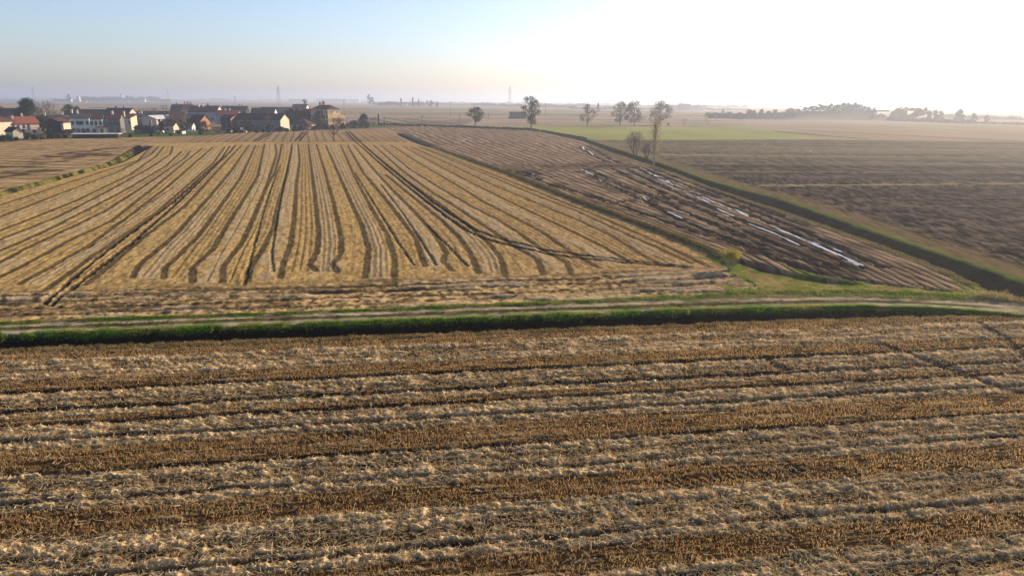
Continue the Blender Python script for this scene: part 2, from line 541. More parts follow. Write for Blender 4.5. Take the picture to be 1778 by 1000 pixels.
# middle field
mid = (X < XD2) & (X > XC) & (Y < LT) & (Y > VT)
REG[mid] = 3
g1 = fbm(U / 0.5, V / 1.6, 3, 41)
g2 = fbm(U / 8, V / 30, 3, 42)
gc = np.zeros_like(C)
gc[:] = np.array((0.375, 0.268, 0.122))
t = sstep(0.35, 0.7, g2)[..., None]
gc = gc * (1 - t) + np.array((0.36, 0.26, 0.125)) * t
rt = sstep(-10, 45, U - 4 * np.sin(V / 15))[..., None] * 0.5
gc = gc * (1 - rt) + np.array((0.30, 0.20, 0.105)) * rt
gc *= (0.66 + 0.22 * ct(g1) + 0.46 * ct(fbm(X / 0.2, Y / 0.45, 2, 59)))[..., None]
dark = [
    [(535, 250), (540, 291), (546, 339), (553, 408), (549, 438), (537, 459), (549, 471)],
    [(549, 250), (564, 300), (579, 354), (592, 414), (591, 441), (577, 459), (586, 472)],
    [(565, 252), (585, 297), (606, 345), (627, 390), (639, 432), (634, 482)],
    [(591, 252), (615, 306), (645, 363), (672, 408), (684, 447), (684, 489)],
    [(603, 252), (630, 300), (664, 340), (694, 378), (722, 414), (731, 444), (738, 463)],
    [(613, 252), (648, 294), (684, 333), (720, 369), (753, 405), (774, 438), (768, 453), (785, 470)],
    [(669, 303), (705, 333), (735, 357), (768, 384), (795, 411), (816, 438), (830, 474)],
    [(630, 252), (675, 291), (711, 318), (759, 351), (795, 378), (819, 396), (849, 423), (870, 450), (876, 479)],
    [(648, 252), (699, 297), (744, 330), (792, 360), (828, 384), (870, 411), (900, 432), (933, 450), (943, 476)],
    [(660, 252), (711, 294), (765, 327), (816, 357), (864, 381), (903, 406), (939, 432), (984, 456), (993, 478)],
    [(678, 252), (735, 288), (792, 321), (840, 351), (888, 375), (939, 402), (987, 435), (1040, 465)],
    [(699, 254), (756, 285), (819, 318), (870, 343), (924, 369), (1000, 405), (1050, 430), (1095, 456)],
    [(714, 255), (780, 285), (849, 318), (915, 346), (1000, 381), (1060, 408), (1110, 440), (1140, 455)],
    [(726, 254), (792, 282), (858, 309), (930, 339), (1000, 366), (1100, 412), (1200, 456)],
    [(733, 256), (830, 293), (940, 336), (1050, 380), (1150, 424), (1230, 462)],
    [(517, 250), (520, 279), (514, 321), (510, 381), (504, 423), (492, 453), (486, 482)],
    [(507, 250), (498, 300), (483, 351), (474, 396), (456, 432), (432, 468), (429, 490)],
    [(477, 250), (480, 267), (462, 324), (438, 381), (420, 420), (387, 462), (385, 490)],
    [(490, 250), (477, 300), (462, 324)],
    [(459, 250), (447, 306), (423, 345), (396, 387), (369, 432), (333, 465), (334, 490)],
    [(444, 252), (417, 309), (378, 363), (345, 408), (300, 453), (285, 464), (283, 482)],
    [(432, 252), (402, 295), (360, 345), (300, 411), (240, 460), (230, 482)],
    [(420, 252), (400, 272), (320, 358), (256, 406), (192, 458), (147, 495)],
    [(390, 255), (371, 282), (272, 368), (179, 432), (106, 483), (58, 518)],
    [(370, 255), (288, 326), (224, 374), (154, 426), (90, 461), (32, 493)],
    [(350, 258), (266, 326), (192, 384), (122, 416), (58, 451), (0, 480), (-60, 508)],
    [(330, 262), (320, 275), (250, 323), (179, 368), (118, 397), (48, 429), (0, 455), (-60, 482)],
    [(316, 262), (288, 288), (224, 326), (144, 368), (80, 400), (0, 435), (-60, 460)],
    [(300, 254), (295, 268), (256, 294), (179, 336), (96, 378), (0, 416), (-60, 438)],
    [(285, 254), (270, 272), (224, 304), (128, 350), (0, 400), (-60, 420)],
    [(275, 254), (262, 268), (205, 298), (96, 339), (0, 376), (-60, 396)],
    [(262, 255), (240, 278), (128, 314), (0, 356), (-60, 374)],
]
dm = stroke_field(dark, 0.34, 0.22)
thin = [[(507, 255), (492, 318), (480, 384), (471, 438), (474, 471)], [(486, 285), (468, 333), (453, 381), (435, 447), (423, 495)],
        [(615, 300), (640, 340), (664, 378), (690, 420), (718, 460)], 
         [(660, 320), (700, 372), (732, 420), (756, 460)], [(740, 390), (775, 425), (812, 462)],
          [(160, 410), (230, 370), (300, 325)], [(60, 480), (130, 440), (200, 404)]]
tm = stroke_field(thin, 0.17, 0.6)
def x_at(ln, yv):
    q = gps(ln)
    q = q[np.argsort(q[:, 1])]
    return np.interp(yv, q[:, 1], q[:, 0]), q[0, 1], q[-1, 1]
yref = gp(600, 340)[1]
order = sorted([ln for ln in dark if x_at(ln, yref)[1] < yref < x_at(ln, yref)[2]], key=lambda ln: float(x_at(ln, yref)[0]))
fine_l = np.zeros(X.shape, np.float32)
for la, lb in zip(order[:-1], order[1:]):
    xa, ya0, ya1 = x_at(la, yref)
    xb, yb0, yb1 = x_at(lb, yref)
    yy = np.linspace(max(ya0, yb0), min(ya1, yb1), 16)
    gap_w = float(xb - xa)
    for fq in ((0.3, 0.52, 0.74) if gap_w > 2.6 else (0.5,)):
        xx = x_at(la, yy)[0] * (1 - fq) + x_at(lb, yy)[0] * fq
        st = random.uniform(0.2, 0.65)
        for s_, m in stamp(np.stack([xx, yy], 1), random.uniform(0.10, 0.17), 0.5, None, True):
            fine_l[s_] = np.maximum(fine_l[s_], m * st)
tyre = [[(617, 246), (656, 281), (695, 314), (740, 350), (776, 377), (812, 402), (852, 417), (898, 429), (945, 439), (994, 446), (1044, 452), (1092, 456), (1188, 464)],
        [(624, 246), (664, 280), (705, 314), (752, 351), (790, 377), (824, 398), (862, 412), (905, 424), (950, 434), (1000, 441), (1050, 448), (1110, 454), (1200, 463)],
        [(408, 252), (400, 262), (307, 352), (230, 419), (138, 490), (86, 530)],
        [(398, 254), (384, 275), (298, 352), (205, 419), (128, 480), (77, 528)]]
ty = stroke_field(tyre, 0.28, 0.5)
straw_c = []
for i, j in ((0, 1), (2, 3), (4, 5), (7, 6), (8, 9), (10, 11), (12, 13), (15, 16), (17, 19), (20, 21), (23, 24), (25, 26), (27, 28), (29, 30)):
    a, b = gps(dark[i]), gps(dark[j])
    tt = np.linspace(max(a[:, 1].min(), b[:, 1].min()), min(a[:, 1].max(), b[:, 1].max()), 14)
    fa = np.interp(tt, a[::-1, 1], a[::-1, 0]) if a[0, 1] > a[-1, 1] else np.interp(tt, a[:, 1], a[:, 0])
    fb = np.interp(tt, b[::-1, 1], b[::-1, 0]) if b[0, 1] > b[-1, 1] else np.interp(tt, b[:, 1], b[:, 0])
    straw_c.append(np.stack([(fa + fb) / 2, tt], 1))
sm = stroke_field(straw_c, 0.85, 1.0, world=True)
g3 = fbm(X / 0.35, Y / 0.9, 2, 47)
def mix(c, m, k):
    m = np.clip(m, 0, 1)[..., None]
    return c * (1 - m) + np.array(k, np.float32) * m
gc = mix(gc, sm * (0.25 + 0.75 * g3) * 0.8, (0.40, 0.325, 0.225))
gc = mix(gc, dm * (0.66 + 0.34 * g3), (0.078, 0.060, 0.036))
gc = mix(gc, fine_l * (0.4 + 0.9 * g3), (0.095, 0.07, 0.038))
gc = mix(gc, tm * 0.5, (0.06, 0.046, 0.03))
gc = mix(gc, ty * 0.8, (0.055, 0.042, 0.03))
# headland: passes parallel to the track
hd = Y - VT
headm = 1 - sstep(6.5, 11.5, hd - 1.2 * (fbm(X / 9, Y / 9, 2, 43) - .5) - np.clip((X + 5) * 0.03, -0.5, 1.5))
pr = (hd + 0.25 * (vn(X / 8, hd / 3, 44) - 0.5)) / 1.75
pr_d = np.abs((pr % 1.0) - 0.5) * 2
passm = sstep(0.5, 0.85, pr_d) * sstep(0.3, 0.55, vn(X / 12 + 3, np.floor(pr) * 3.7, 45))
lug = 0.5 + 0.5 * np.sin(2 * math.pi * (X + 0.9 * pr_d) / 0.42)
lugm = (1 - sstep(0.35, 0.6, pr_d)) * lug * sstep(0.5, 0.75, vn(X / 7, np.floor(pr) * 2.3 + 8, 46)) * (0.3 + 0.7 * fbm(X / 0.9, hd / 0.5, 2, 39)) * (hd > 1.0)
hc = np.zeros_like(C)
hc[:] = np.array((0.35, 0.25, 0.13))
hc *= (0.4 + 1.1 * ct(fbm(X / 0.4, Y / 0.5, 3, 48)))[..., None]
hc = mix(hc, sstep(0.5, 0.7, fbm(X / 6, Y / 1.3, 2, 49)) * 0.6, (0.42, 0.34, 0.23))
hc = mix(hc, passm * 0.75, (0.10, 0.075, 0.045))
hc = mix(hc, lugm * 0.85, (0.10, 0.072, 0.045))
rightpatch = sstep(8, 20, X)
hc = mix(hc, rightpatch * (0.3 + 0.5 * g3), (0.33, 0.245, 0.16))
turn = [[(0, 487), (220, 486), (440, 484), (640, 478), (800, 473)], [(150, 493), (330, 493), (500, 491), (700, 487), (900, 480), (1000, 477)],
        [(0, 506), (330, 503), (520, 499), (700, 494), (900, 488), (1040, 482)], [(90, 516), (300, 512), (520, 508), (760, 502)],
        [(5, 528), (12, 508), (30, 496), (70, 491), (140, 487)], [(20, 530), (60, 526), (70, 515), (50, 506), (30, 508)],
        [(330, 490), (345, 500), (300, 510), (220, 516)], [(486, 482), (500, 496), (560, 503), (640, 505)], [(549, 471), (570, 482), (620, 492), (700, 497)],
        [(586, 472), (620, 482), (690, 492)], [(785, 470), (830, 482), (900, 489)]]
trn = stroke_field(turn, 0.26, 0.8)
dkp = stroke_field([[(25, 524), (70, 530)], [(0, 540), (240, 533), (420, 528)]], 1.1, 1.5)
hc = mix(hc, trn * (0.4 + 0.6 * g3), (0.085, 0.062, 0.038))
hc = mix(hc, dkp * 0.6 * (0.3 + g3), (0.10, 0.07, 0.045))
hm_ = np.clip(headm * (1 - 0.6 * dm), 0, 1)[..., None]
gc = gc * (1 - hm_) + hc * hm_
gc = mix(gc, ty * 0.7, (0.05, 0.038, 0.028))
C[mid] = gc[mid]
hmid = (0.10 * (g1 - 0.5) - 0.05 * dm + 0.05 * sm * (0.2 + g3) - 0.10 * tm - 0.06 * fine_l - 0.15 * ty)
hhead = 0.16 * (fbm(X / 0.5, Y / 0.4, 3, 48) - 0.5) - 0.14 * passm - 0.06 * lugm + 0.14 * sstep(0.5, 0.7, fbm(X / 6, Y / 1.3, 2, 49))
hh = hmid * (1 - headm) + (hhead - 0.2 * ty) * headm
h[mid] += (hh * np.clip(1.5 / (DYg * 0.35 + .8), 0.3, 1))[mid]
# block rows
bp = np.abs(((U / 3.1 + 0.3 * (fbm(U / 9, V / 40, 2, 51) - .5)) % 1.0) - 0.5) * 2
bm_ = sstep(0.6, 0.9, bp)
bc = np.zeros_like(C)
bc[:] = np.array((0.30, 0.215, 0.125))
bc *= (0.75 + 0.5 * g2)[..., None]
sub = Y > gp(600, 229)[1]
bc = mix(bc, bm_ * 0.6 * (~sub) * (X > XC + 12), (0.09, 0.068, 0.045))
bt = stroke_field([[(440, 245), (470, 229)], [(447, 245), (476, 229)], [(512, 245), (528, 229)], [(520, 245), (533, 229)],
                   [(600, 228), (617, 246)], [(606, 228), (624, 246)]], 0.5)
bc = mix(bc, bt, (0.05, 0.04, 0.03))
C[blk] = bc[blk]
ed = np.exp(-((Y - LT) / np.maximum(1.0, 0.6 * DYg)) ** 2) * (X < XD2) * (X > XC)
lay(ed * 0.9, (0.04, 0.036, 0.024))
# field left of the left drain
lf = (X < XC) & (Y < LY) & (Y > VT) & (Y < LT + 60)
REG[lf] = 3
lc = np.zeros_like(C)
lc[:] = np.array((0.33, 0.24, 0.135))
lc *= (0.5 + 0.5 * ct(fbm(X / 0.7, Y / 2.5, 3, 55)) + 0.5 * fbm(X / 6, Y / 4, 2, 54))[..., None]
lrow = np.abs(((Y / 7 + 0.05 * X / 7 + 0.25 * (fbm(X / 20, Y / 10, 2, 56) - .5)) % 1.0) - 0.5) * 2
lc = mix(lc, sstep(0.7, 0.95, lrow) * 0.7, (0.07, 0.05, 0.035))
mudl = stroke_field([[(50, 282), (110, 268), (190, 258)], [(70, 285), (150, 268), (200, 262)], [(0, 288), (60, 290)], [(30, 300), (80, 296)],
                     [(140, 262), (190, 272)], [(0, 307), (40, 305)]], 1.6, 2.0)
lc = mix(lc, mudl * (0.4 + 0.6 * g3), (0.05, 0.037, 0.028))
C[lf] = lc[lf]
# lawn and yards of the village
vil = (Y > LY) & (Y < LY + 130) & (X < -30)
vc = np.zeros_like(C)
vc[:] = np.array((0.09, 0.085, 0.05))
vc *= (0.6 + 0.8 * n_mid)[..., None]
lawn = gps([(200, 239.4), (300, 237.4), (375, 234.5), (380, 231.5), (290, 231.5), (200, 233)])
lawn2 = gps([(643, 222), (668, 221), (672, 216), (655, 215.5), (640, 217)])
C[vil] = vc[vil] * 0.55 + C[vil] * 0.45
REG[vil] = 7
for P_ in (lawn, lawn2):
    q = inpoly(X, Y, P_)
    lay(q * 1.0, (0.075, 0.13, 0.025))
    REG[q] = 7

# --- drains, bund and banks
def across(lo, hi, p):                              # 0 at near lip, 1 at far lip
    return (p - lo) / np.maximum(hi - lo, 0.05)
# drain beside the track
endA = 1 - sstep(35.5, 38.0, X)
tA = across(DN, DF, Y)
inA = (tA > -0.1) & (tA < 1.15) & (X < 38.5) & (Y < 60)
nA = fbm(X / 0.9, Y / 0.7, 3, 61)
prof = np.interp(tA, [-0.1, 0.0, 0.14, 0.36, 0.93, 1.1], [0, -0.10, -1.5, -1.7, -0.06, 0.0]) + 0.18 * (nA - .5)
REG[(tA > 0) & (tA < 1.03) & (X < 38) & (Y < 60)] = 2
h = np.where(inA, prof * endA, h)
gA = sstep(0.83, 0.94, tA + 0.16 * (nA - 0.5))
cA = mix(np.zeros_like(C) + np.array((0.022, 0.017, 0.013)), gA, (0.075, 0.135, 0.016))  # dark wet soil, blackened further with the shade of the bank
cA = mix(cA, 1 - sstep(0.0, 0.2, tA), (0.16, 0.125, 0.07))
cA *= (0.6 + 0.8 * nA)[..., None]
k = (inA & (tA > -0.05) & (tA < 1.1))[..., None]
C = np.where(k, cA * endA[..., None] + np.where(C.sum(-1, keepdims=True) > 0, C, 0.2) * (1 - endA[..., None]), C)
# track with two wheel lanes and a grassy crown
rd = Y - RM
slope = 1.0
onroad = (Y > DF) & (Y < VT) & (Y < 75)
roadz = (np.abs(rd) < 1.75)
nR = fbm(X / 1.6, Y / 0.5, 3, 63)
vg = np.zeros_like(C) + np.array((0.10, 0.145, 0.028))
vg = mix(vg, sstep(0.45, 0.7, fbm(X / 1.4, Y / 0.7, 3, 64)), (0.20, 0.165, 0.075))
# wide weedy verge near the drain corner
wv = sstep(17, 24, X) * (rd > 1.5)
vg = mix(vg, wv * sstep(0.4, 0.62, fbm(X / 4, Y / 1.6, 3, 65)) * 0.8, (0.27, 0.21, 0.10))
vg *= (0.65 + 0.7 * nR)[..., None]
gravel = np.zeros_like(C) + np.array((0.30, 0.245, 0.175))
gravel *= (0.45 + 0.6 * ct(fbm(X / 0.7, Y / 0.35, 3, 66)) + 0.4 * ct(fbm(X / 5, Y / 0.8, 2, 69)))[..., None]
bend = sstep(33, 38, X)
lane = np.maximum(1 - sstep(0.42, 0.62, np.abs(np.abs(rd) - 0.82) + 0.22 * (nR - .5)), bend * (1 - sstep(1.5, 2.0, np.abs(rd) + .6 * (nR - .5))))
rc = vg * (1 - lane[..., None]) + gravel * lane[..., None]
crown = (np.abs(rd) < 0.5)
rc = np.where(crown[..., None] & (lane < 0.5)[..., None], rc * 0.6 + np.array((0.12, 0.09, 0.05)) * 0.4, rc)
C = np.where(onroad[..., None], rc, C)
tl = fx_line([(1262, 456), (1310, 462), (1336, 470), (1397, 484), (1462, 494), (1520, 497), (1580, 503), (1640, 507), (1725, 511)])
sv = (X > XD2 - 0.5) & (X < XBn + 1) & (Y < tl(X)) & (Y > VT) & (Y < 75)
tv_ = sstep(0.42, 0.6, fbm(X / 3.5, Y / 2.2, 3, 67))
sc_ = np.zeros_like(C) + np.array((0.12, 0.155, 0.03))
sc_ = mix(sc_, tv_, (0.25, 0.19, 0.09))
sc_ *= (0.5 + 1.0 * fbm(X / .6, Y / .6, 3, 68))[..., None]
C = np.where(sv[..., None], sc_, C)
h = np.where(sv, 0.12 * (fbm(X / .8, Y / .8, 3, 68) - .4), h)
REG[sv] = 8
REG[onroad] = 8
REG[onroad & roadz] = 1
h = np.where(onroad, 0.10 + 0.05 * (nR - .5) - 0.07 * lane + 0.12 * np.exp(-((rd - 2.6) / 0.6) ** 2) + 0.10 * np.exp(-((rd + 2.0) / 0.5) ** 2) * endA, h)
# drain on the right
tB = across(XBn, XBf, X)
inB = (tB > -0.15) & (tB < 1.15) & (Y > VT - 1) & (Y < LL + 40)
nB = fbm(X / 1.0, Y / 1.6, 3, 71)
depB = np.interp(Y, [54, 62, 200, 330], [1.2, 1.6, 1.7, 1.2])
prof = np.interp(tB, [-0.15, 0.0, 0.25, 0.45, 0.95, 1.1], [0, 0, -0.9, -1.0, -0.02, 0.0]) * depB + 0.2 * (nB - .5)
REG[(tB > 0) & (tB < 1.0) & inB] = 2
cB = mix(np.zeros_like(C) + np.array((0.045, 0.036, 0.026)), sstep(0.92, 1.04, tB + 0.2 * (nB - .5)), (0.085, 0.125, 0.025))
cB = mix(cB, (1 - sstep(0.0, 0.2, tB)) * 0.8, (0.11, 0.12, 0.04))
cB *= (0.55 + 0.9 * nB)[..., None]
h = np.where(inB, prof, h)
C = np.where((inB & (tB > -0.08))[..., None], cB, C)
# left drain
tC = (X - XC) / np.interp(Y, [90, 140, 220, 250], [1.0, 1.15, 2.3, 2.8])
inC = (tC > -1.3) & (tC < 1.0) & (Y < 226) & (Y > 60)
h = np.where(inC, np.interp(tC, [-1.3, -0.8, -0.2, 0.3, 0.9], [0, 0.25, -1.0, -1.0, 0.0]), h)
REG[inC] = 2
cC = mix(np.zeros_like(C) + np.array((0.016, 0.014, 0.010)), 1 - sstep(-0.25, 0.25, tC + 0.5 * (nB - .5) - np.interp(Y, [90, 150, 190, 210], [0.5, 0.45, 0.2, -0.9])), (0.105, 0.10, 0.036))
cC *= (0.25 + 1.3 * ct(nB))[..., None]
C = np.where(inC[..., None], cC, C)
# low grassy bund between the middle and muddy fields
wD = np.maximum(np.interp(Y, [60, 100, 250, 350], [0.7, 0.9, 1.6, 2.2]), 0.0)
tD = (X - XD2) / wD
inD = (np.abs(tD) < 1.6) & (Y > 64) & (Y < 330)
bD = np.exp(-(tD) ** 2 * 1.3)
deep = sstep(228, 240, Y)
h = np.where(inD, h + bD * (0.28 * (1 - deep) - 1.2 * deep) * (0.7 + 0.6 * nB), h)
t = np.where(inD, np.clip(bD * 1.25 * (0.5 + nB), 0, 1), 0)
C = mix(C, t, (0.075, 0.08, 0.035))
REG[inD & (np.abs(tD) < 1)] = 2
# short trench at the corner by the willow shrub
tre = [(1278, 452), (1310, 459), (1336, 468), (1397, 481), (1462, 491)]
tre2 = [(1470, 482), (1520, 490), (1580, 500), (1640, 506)]
tq = stroke_field([tre], 0.95, 0.4)
tq2 = stroke_field([tre2], 0.6, 0.4)
h = h - 0.95 * tq - 0.5 * tq2
C = mix(C, tq * 0.95, (0.07, 0.05, 0.038))
C = mix(C, tq2 * 0.8, (0.055, 0.042, 0.028))
lip = stroke_field([[(1395, 473), (1440, 480), (1500, 492)], [(1240, 448), (1262, 462), (1285, 474), (1300, 490)], [(1680, 488), (1720, 512), (1778, 520)],
                    [(1560, 512), (1640, 512), (1700, 514)], [(1340, 505), (1420, 500), (1480, 500)]], 0.8, 1.2)
C = mix(C, lip * 0.8 * (0.4 + g3), (0.14, 0.18, 0.03))
# hedge line beyond the muddy field
el = np.exp(-((Y - LL) / np.maximum(2.2, 0.8 * DYg)) ** 2) * (X > -70) * (X < 32)
lay(el * 0.9, (0.045, 0.045, 0.028))

# --- foreground stubble field: swathes of combed straw between bands of standing stubble
fg = (Y < DN) & (Y < RM - 1.9)
REG[fg] = 0
SA = math.radians(8.5)
S_ = -X * math.sin(SA) + Y * math.cos(SA)
R_ = X * math.cos(SA) + Y * math.sin(SA)
S_ = S_ + 0.16 * (vn(R_ / 6, S_ / 6, 81) - 0.5) + 0.12 * (vn(R_ / 1.7, S_ / 1.2, 82) - 0.5)
bands = [(570, 583, 'G'), (583, 593, 'S'), (593, 600, 'W'), (600, 611, 'M'), (611, 623, 'W'), (623, 640, 'S'), (640, 645, 'R'),
         (645, 657, 'W'), (657, 668, 'M'), (668, 675, 'R'), (675, 684, 'W'), (684, 692, 'S'), (692, 697, 'R'), (697, 716, 'W'),
         (716, 722, 'R'), (722, 733, 'W'), (733, 770, 'S'), (770, 775, 'R'), (775, 790, 'W'), (790, 803, 'M'), (803, 815, 'W'),
         (815, 819, 'R'), (819, 832, 'W'), (832, 875, 'S'), (875, 902, 'W'), (902, 925, 'M'), (925, 936, 'W'), (936, 943, 'R'),
         (943, 961, 'W'), (961, 1012, 'S'), (1012, 1050, 'W'), (1050, 1085, 'M'), (1085, 1110, 'W'), (1110, 1180, 'S'), (1180, 1500, 'W')]
edges = []
for y0, y1, ty_ in bands:
    edges.append((gp(889, y1)[1] * math.cos(SA), gp(889, y0)[1] * math.cos(SA), ty_))
def bandmask(kind, s, soft=0.10):
    m = np.zeros(s.shape, np.float32)
    for lo, hi, k_ in edges:
        if k_ == kind:
            m = np.maximum(m, sstep(lo - soft, lo + soft, s) * (1 - sstep(hi - soft, hi + soft, s)))
    return m
fsl = rows(0, 62)
xs, ys, ss, rs = X[fsl], Y[fsl], S_[fsl], R_[fsl]
mS, mW, mM, mR, mG = (bandmask(k_, ss) for k_ in 'SWMRG')
topG = sstep(edges[0][0] - 0.2, edges[0][0] + .2, ss)
mG = np.maximum(mG, topG)
rough_r = sstep(15, 30, xs) * sstep(30, 40, ys)                   # trampled corner on the right
mS = mS * (1 - 0.55 * rough_r)
lump = fbm(rs / 0.26, ss / 0.19, 2, 83)
lump = np.clip((lump - 0.28) / 0.5, 0, 1)
streak = vn(rs / 4.0, ss / 0.16, 99) * 0.6 + vn(rs / 1.2, ss / 0.09, 100) * 0.4
fine = fbm(rs / 0.13, ss / 0.10, 2, 84)
med = fbm(rs / 1.4, ss / 0.5, 2, 85)
patch = sstep(0.42, 0.58, fbm(rs / 0.9, ss / 0.45, 2, 86))
Wm = np.clip(mW + mM * patch * 0.8 + mG * 0.25 * patch + 0.45 * mS * sstep(0.55, 0.7, vn(rs / 3.0, ss / 0.13, 95)), 0, 1)
ragged = sstep(0.12, 0.4, med + 0.25 * mW)
Wm = Wm * sstep(0.22, 0.5, streak) * (0.30 + 0.70 * ragged) * (0.25 + 0.75 * sstep(0.36, 0.56, fbm(rs / 0.5, ss / 0.3, 3, 98)))
hf = Wm * (0.02 + 0.11 * lump + 0.07 * fine) + 0.04 * (fine - .5) + 0.05 * (streak - .5) + 0.03 * mS - 0.16 * mR - 0.04 * rough_r
soil = np.zeros(xs.shape + (3,), np.float32) + np.array((0.042, 0.028, 0.017), np.float32)
soil *= (0.35 + 0.6 * fbm(rs / 0.6, ss / 0.5, 2, 87) + 0.9 * streak)[..., None]
soil = mix(soil, mS * 0.5, (0.075, 0.043, 0.02))
litter = sstep(0.55, 0.7, fbm(rs / 0.16, ss / 0.09, 2, 88))
soil = mix(soil, litter * (0.55 * mM + 0.25 * mS + 0.35 * mR + 0.5 * mG + 0.4 * rough_r), (0.36, 0.27, 0.15))
strawc = np.zeros(xs.shape + (3,), np.float32) + np.array((0.58, 0.435, 0.25), np.float32)
strawc *= (0.65 + 0.5 * fine + 0.2 * vn(rs / 3, ss, 89))[..., None]
k = np.clip(Wm * (0.35 + 0.9 * lump + 0.3 * fine), 0, 1)[..., None]
fc = soil * (1 - k) + strawc * k
fc = mix(fc, rough_r * 0.3 * (1 - k[..., 0]), (0.20, 0.145, 0.09))
fc = mix(fc, mG * 0.35 * (fbm(rs / .7, ss / .4, 2, 90) > .5), (0.09, 0.10, 0.03))
# wheel marks turning off at the right
ruts_f = [[(1533, 598), (1617, 628), (1684, 655), (1752, 678), (1800, 690)], [(1325, 622), (1350, 635), (1370, 642)], [(1700, 560), (1740, 585), (1778, 620)]]
rf = stroke_field(ruts_f, 0.35, 0.6)[fsl]
lugl = [[(1420, 690), (1560, 665), (1700, 640), (1790, 632)], [(1340, 603), (1520, 594)], [(1560, 700), (1660, 683)], [(1640, 640), (1778, 620)],
        [(1420, 655), (1590, 632)], [(1150, 842), (1400, 815)], [(560, 760), (760, 738)]]
lf_ = stroke_field(lugl, 0.32)[fsl] * (0.5 + 0.5 * np.sin(2 * math.pi * (rs + 0.6 * ss) / 0.42))
fc = mix(fc, rf * 0.7, (0.09, 0.063, 0.042))
fc = mix(fc, lf_ * 0.55, (0.12, 0.085, 0.055))
hf = hf - 0.16 * rf - 0.10 * lf_
fgm = fg[fsl]
hb = h[fsl]
hb[fgm] = hf[fgm] + np.where(inA[fsl], h[fsl], 0)[fgm]
h[fsl] = hb
cb = C[fsl]
cb[fgm] = fc[fgm]
C[fsl] = cb

# gentle embankment that carries the far road over the bridge
emb_c = gps([(1225, 208), (1300, 207), (1400, 208), (1500, 209), (1600, 211), (1700, 217), (1900, 226)])
embz = np.array([0.4, 4.0, 7.2, 8.6, 8.6, 7.4, 4.0])
def emb_height(x):
    return np.interp(x, emb_c[:, 0], embz)
sl = rows(380, 1200)
ey = np.interp(X[sl], emb_c[:, 0], emb_c[:, 1])
gap = gps([(1519, 209), (1545, 209.5)])
gapm = (1 - sstep(gap[0, 0], gap[0, 0] + 4, X[sl])) + sstep(gap[1, 0] - 4, gap[1, 0], X[sl])
eh = emb_height(X[sl]) * np.clip(1.7 - np.abs(Y[sl] - ey - 14) / 11, 0, 1) * np.clip(gapm, 0, 1)
eh = np.where((X[sl] > emb_c[0, 0]) & (X[sl] < emb_c[-1, 0]), eh, 0)
h[sl] += eh
em = sstep(0.3, 1.2, eh)
lay(em, (0.075, 0.07, 0.04), sl)
REG[sl][em > .5] = 9

# --- split the sheet into its named pieces
fid = (np.arange(NR - 1)[:, None] * NC + np.arange(NC - 1)[None, :])
quads = np.stack([fid, fid + 1, fid + NC + 1, fid + NC], -1).reshape(-1, 4)
reg = REG[:-1, :-1].ravel()
verts = np.stack([X, Y, h], -1).reshape(-1, 3)
cols = np.clip(0.95 * C ** 1.2, 0.004, 0.9).reshape(-1, 3)
names = {0: 'stubble_field', 1: 'dirt_track', 2: 'ditch', 3: 'harvested_field', 4: 'muddy_field', 5: 'ploughed_field', 6: 'meadow',
         7: 'village_ground', 8: 'grass_verge', 9: 'embankment'}
REGF = np.full(reg.shape, 10, np.int8)
known = cols[quads[:, 0]]
far0 = (reg == 0) & ~fg[:-1, :-1].ravel()
reg = np.where(far0, 10, reg)
names[10] = 'farmland'
for r, nm in names.items():
    f = quads[reg == r]
    if len(f) == 0:
        continue
    uq, inv = np.unique(f, return_inverse=True)
    o = mesh_np(nm, verts[uq], inv.reshape(-1, 4), M['soil'] if r in (0, 2, 3, 4, 5, 8) else M['earth'], smooth=True, col=cols[uq])
    tag(o, kind='structure')

def ground_z(x, y):
    i = np.clip(np.searchsorted(Ys, y), 1, NR - 1)
    j = np.clip(((x / HW[i]) + 1) / 2 * (NC - 1), 0, NC - 1).astype(int)
    return h[i, j]

# --- puddles lying in the wet ruts
pud = [([(1112, 291), (1128, 299)], .5), ([(1125, 299), (1165, 317)], .55), ([(1150, 318), (1180, 331)], 0.35), ([(1158, 316), (1215, 337)], .35),
       ([(1192, 336), (1202, 340)], 0.30), ([(1210, 342), (1232, 352)], .4), ([(1218, 341), (1270, 363)], .5), ([(1245, 362), (1275, 375)], .45),
       ([(1275, 363), (1300, 375)], .45), ([(1300, 388), (1345, 405), (1388, 425)], .42), ([(1335, 390), (1400, 418), (1455, 441), (1500, 461)], .5),
       ([(1400, 418), (1424, 424)], .4), ([(1446, 431), (1462, 437)], .35), ([(1472, 452), (1492, 461)], .35), ([(1040, 311), (1052, 319)], 0.35),
       ([(1116, 341), (1123, 347)], 0.40), ([(1160, 367), (1185, 379)], .45), ([(1211, 383), (1222, 389)], .4), ([(1229, 391), (1236, 396)], .4),
       ([(1012, 255), (1014, 260)], 0.75), ([(1022, 262), (1030, 269)], 0.50), ([(1060, 278), (1068, 284)], 0.45), ([(925, 302), (934, 308)], 0.45),
       ([(1008, 293), (1030, 304)], .5), ([(965, 300), (972, 299)], .5), ([(1214, 408), (1224, 411)], .4), ([(1142, 310), (1170, 322)], .35),
       ([(1560, 340), (1561, 341)], .1)]
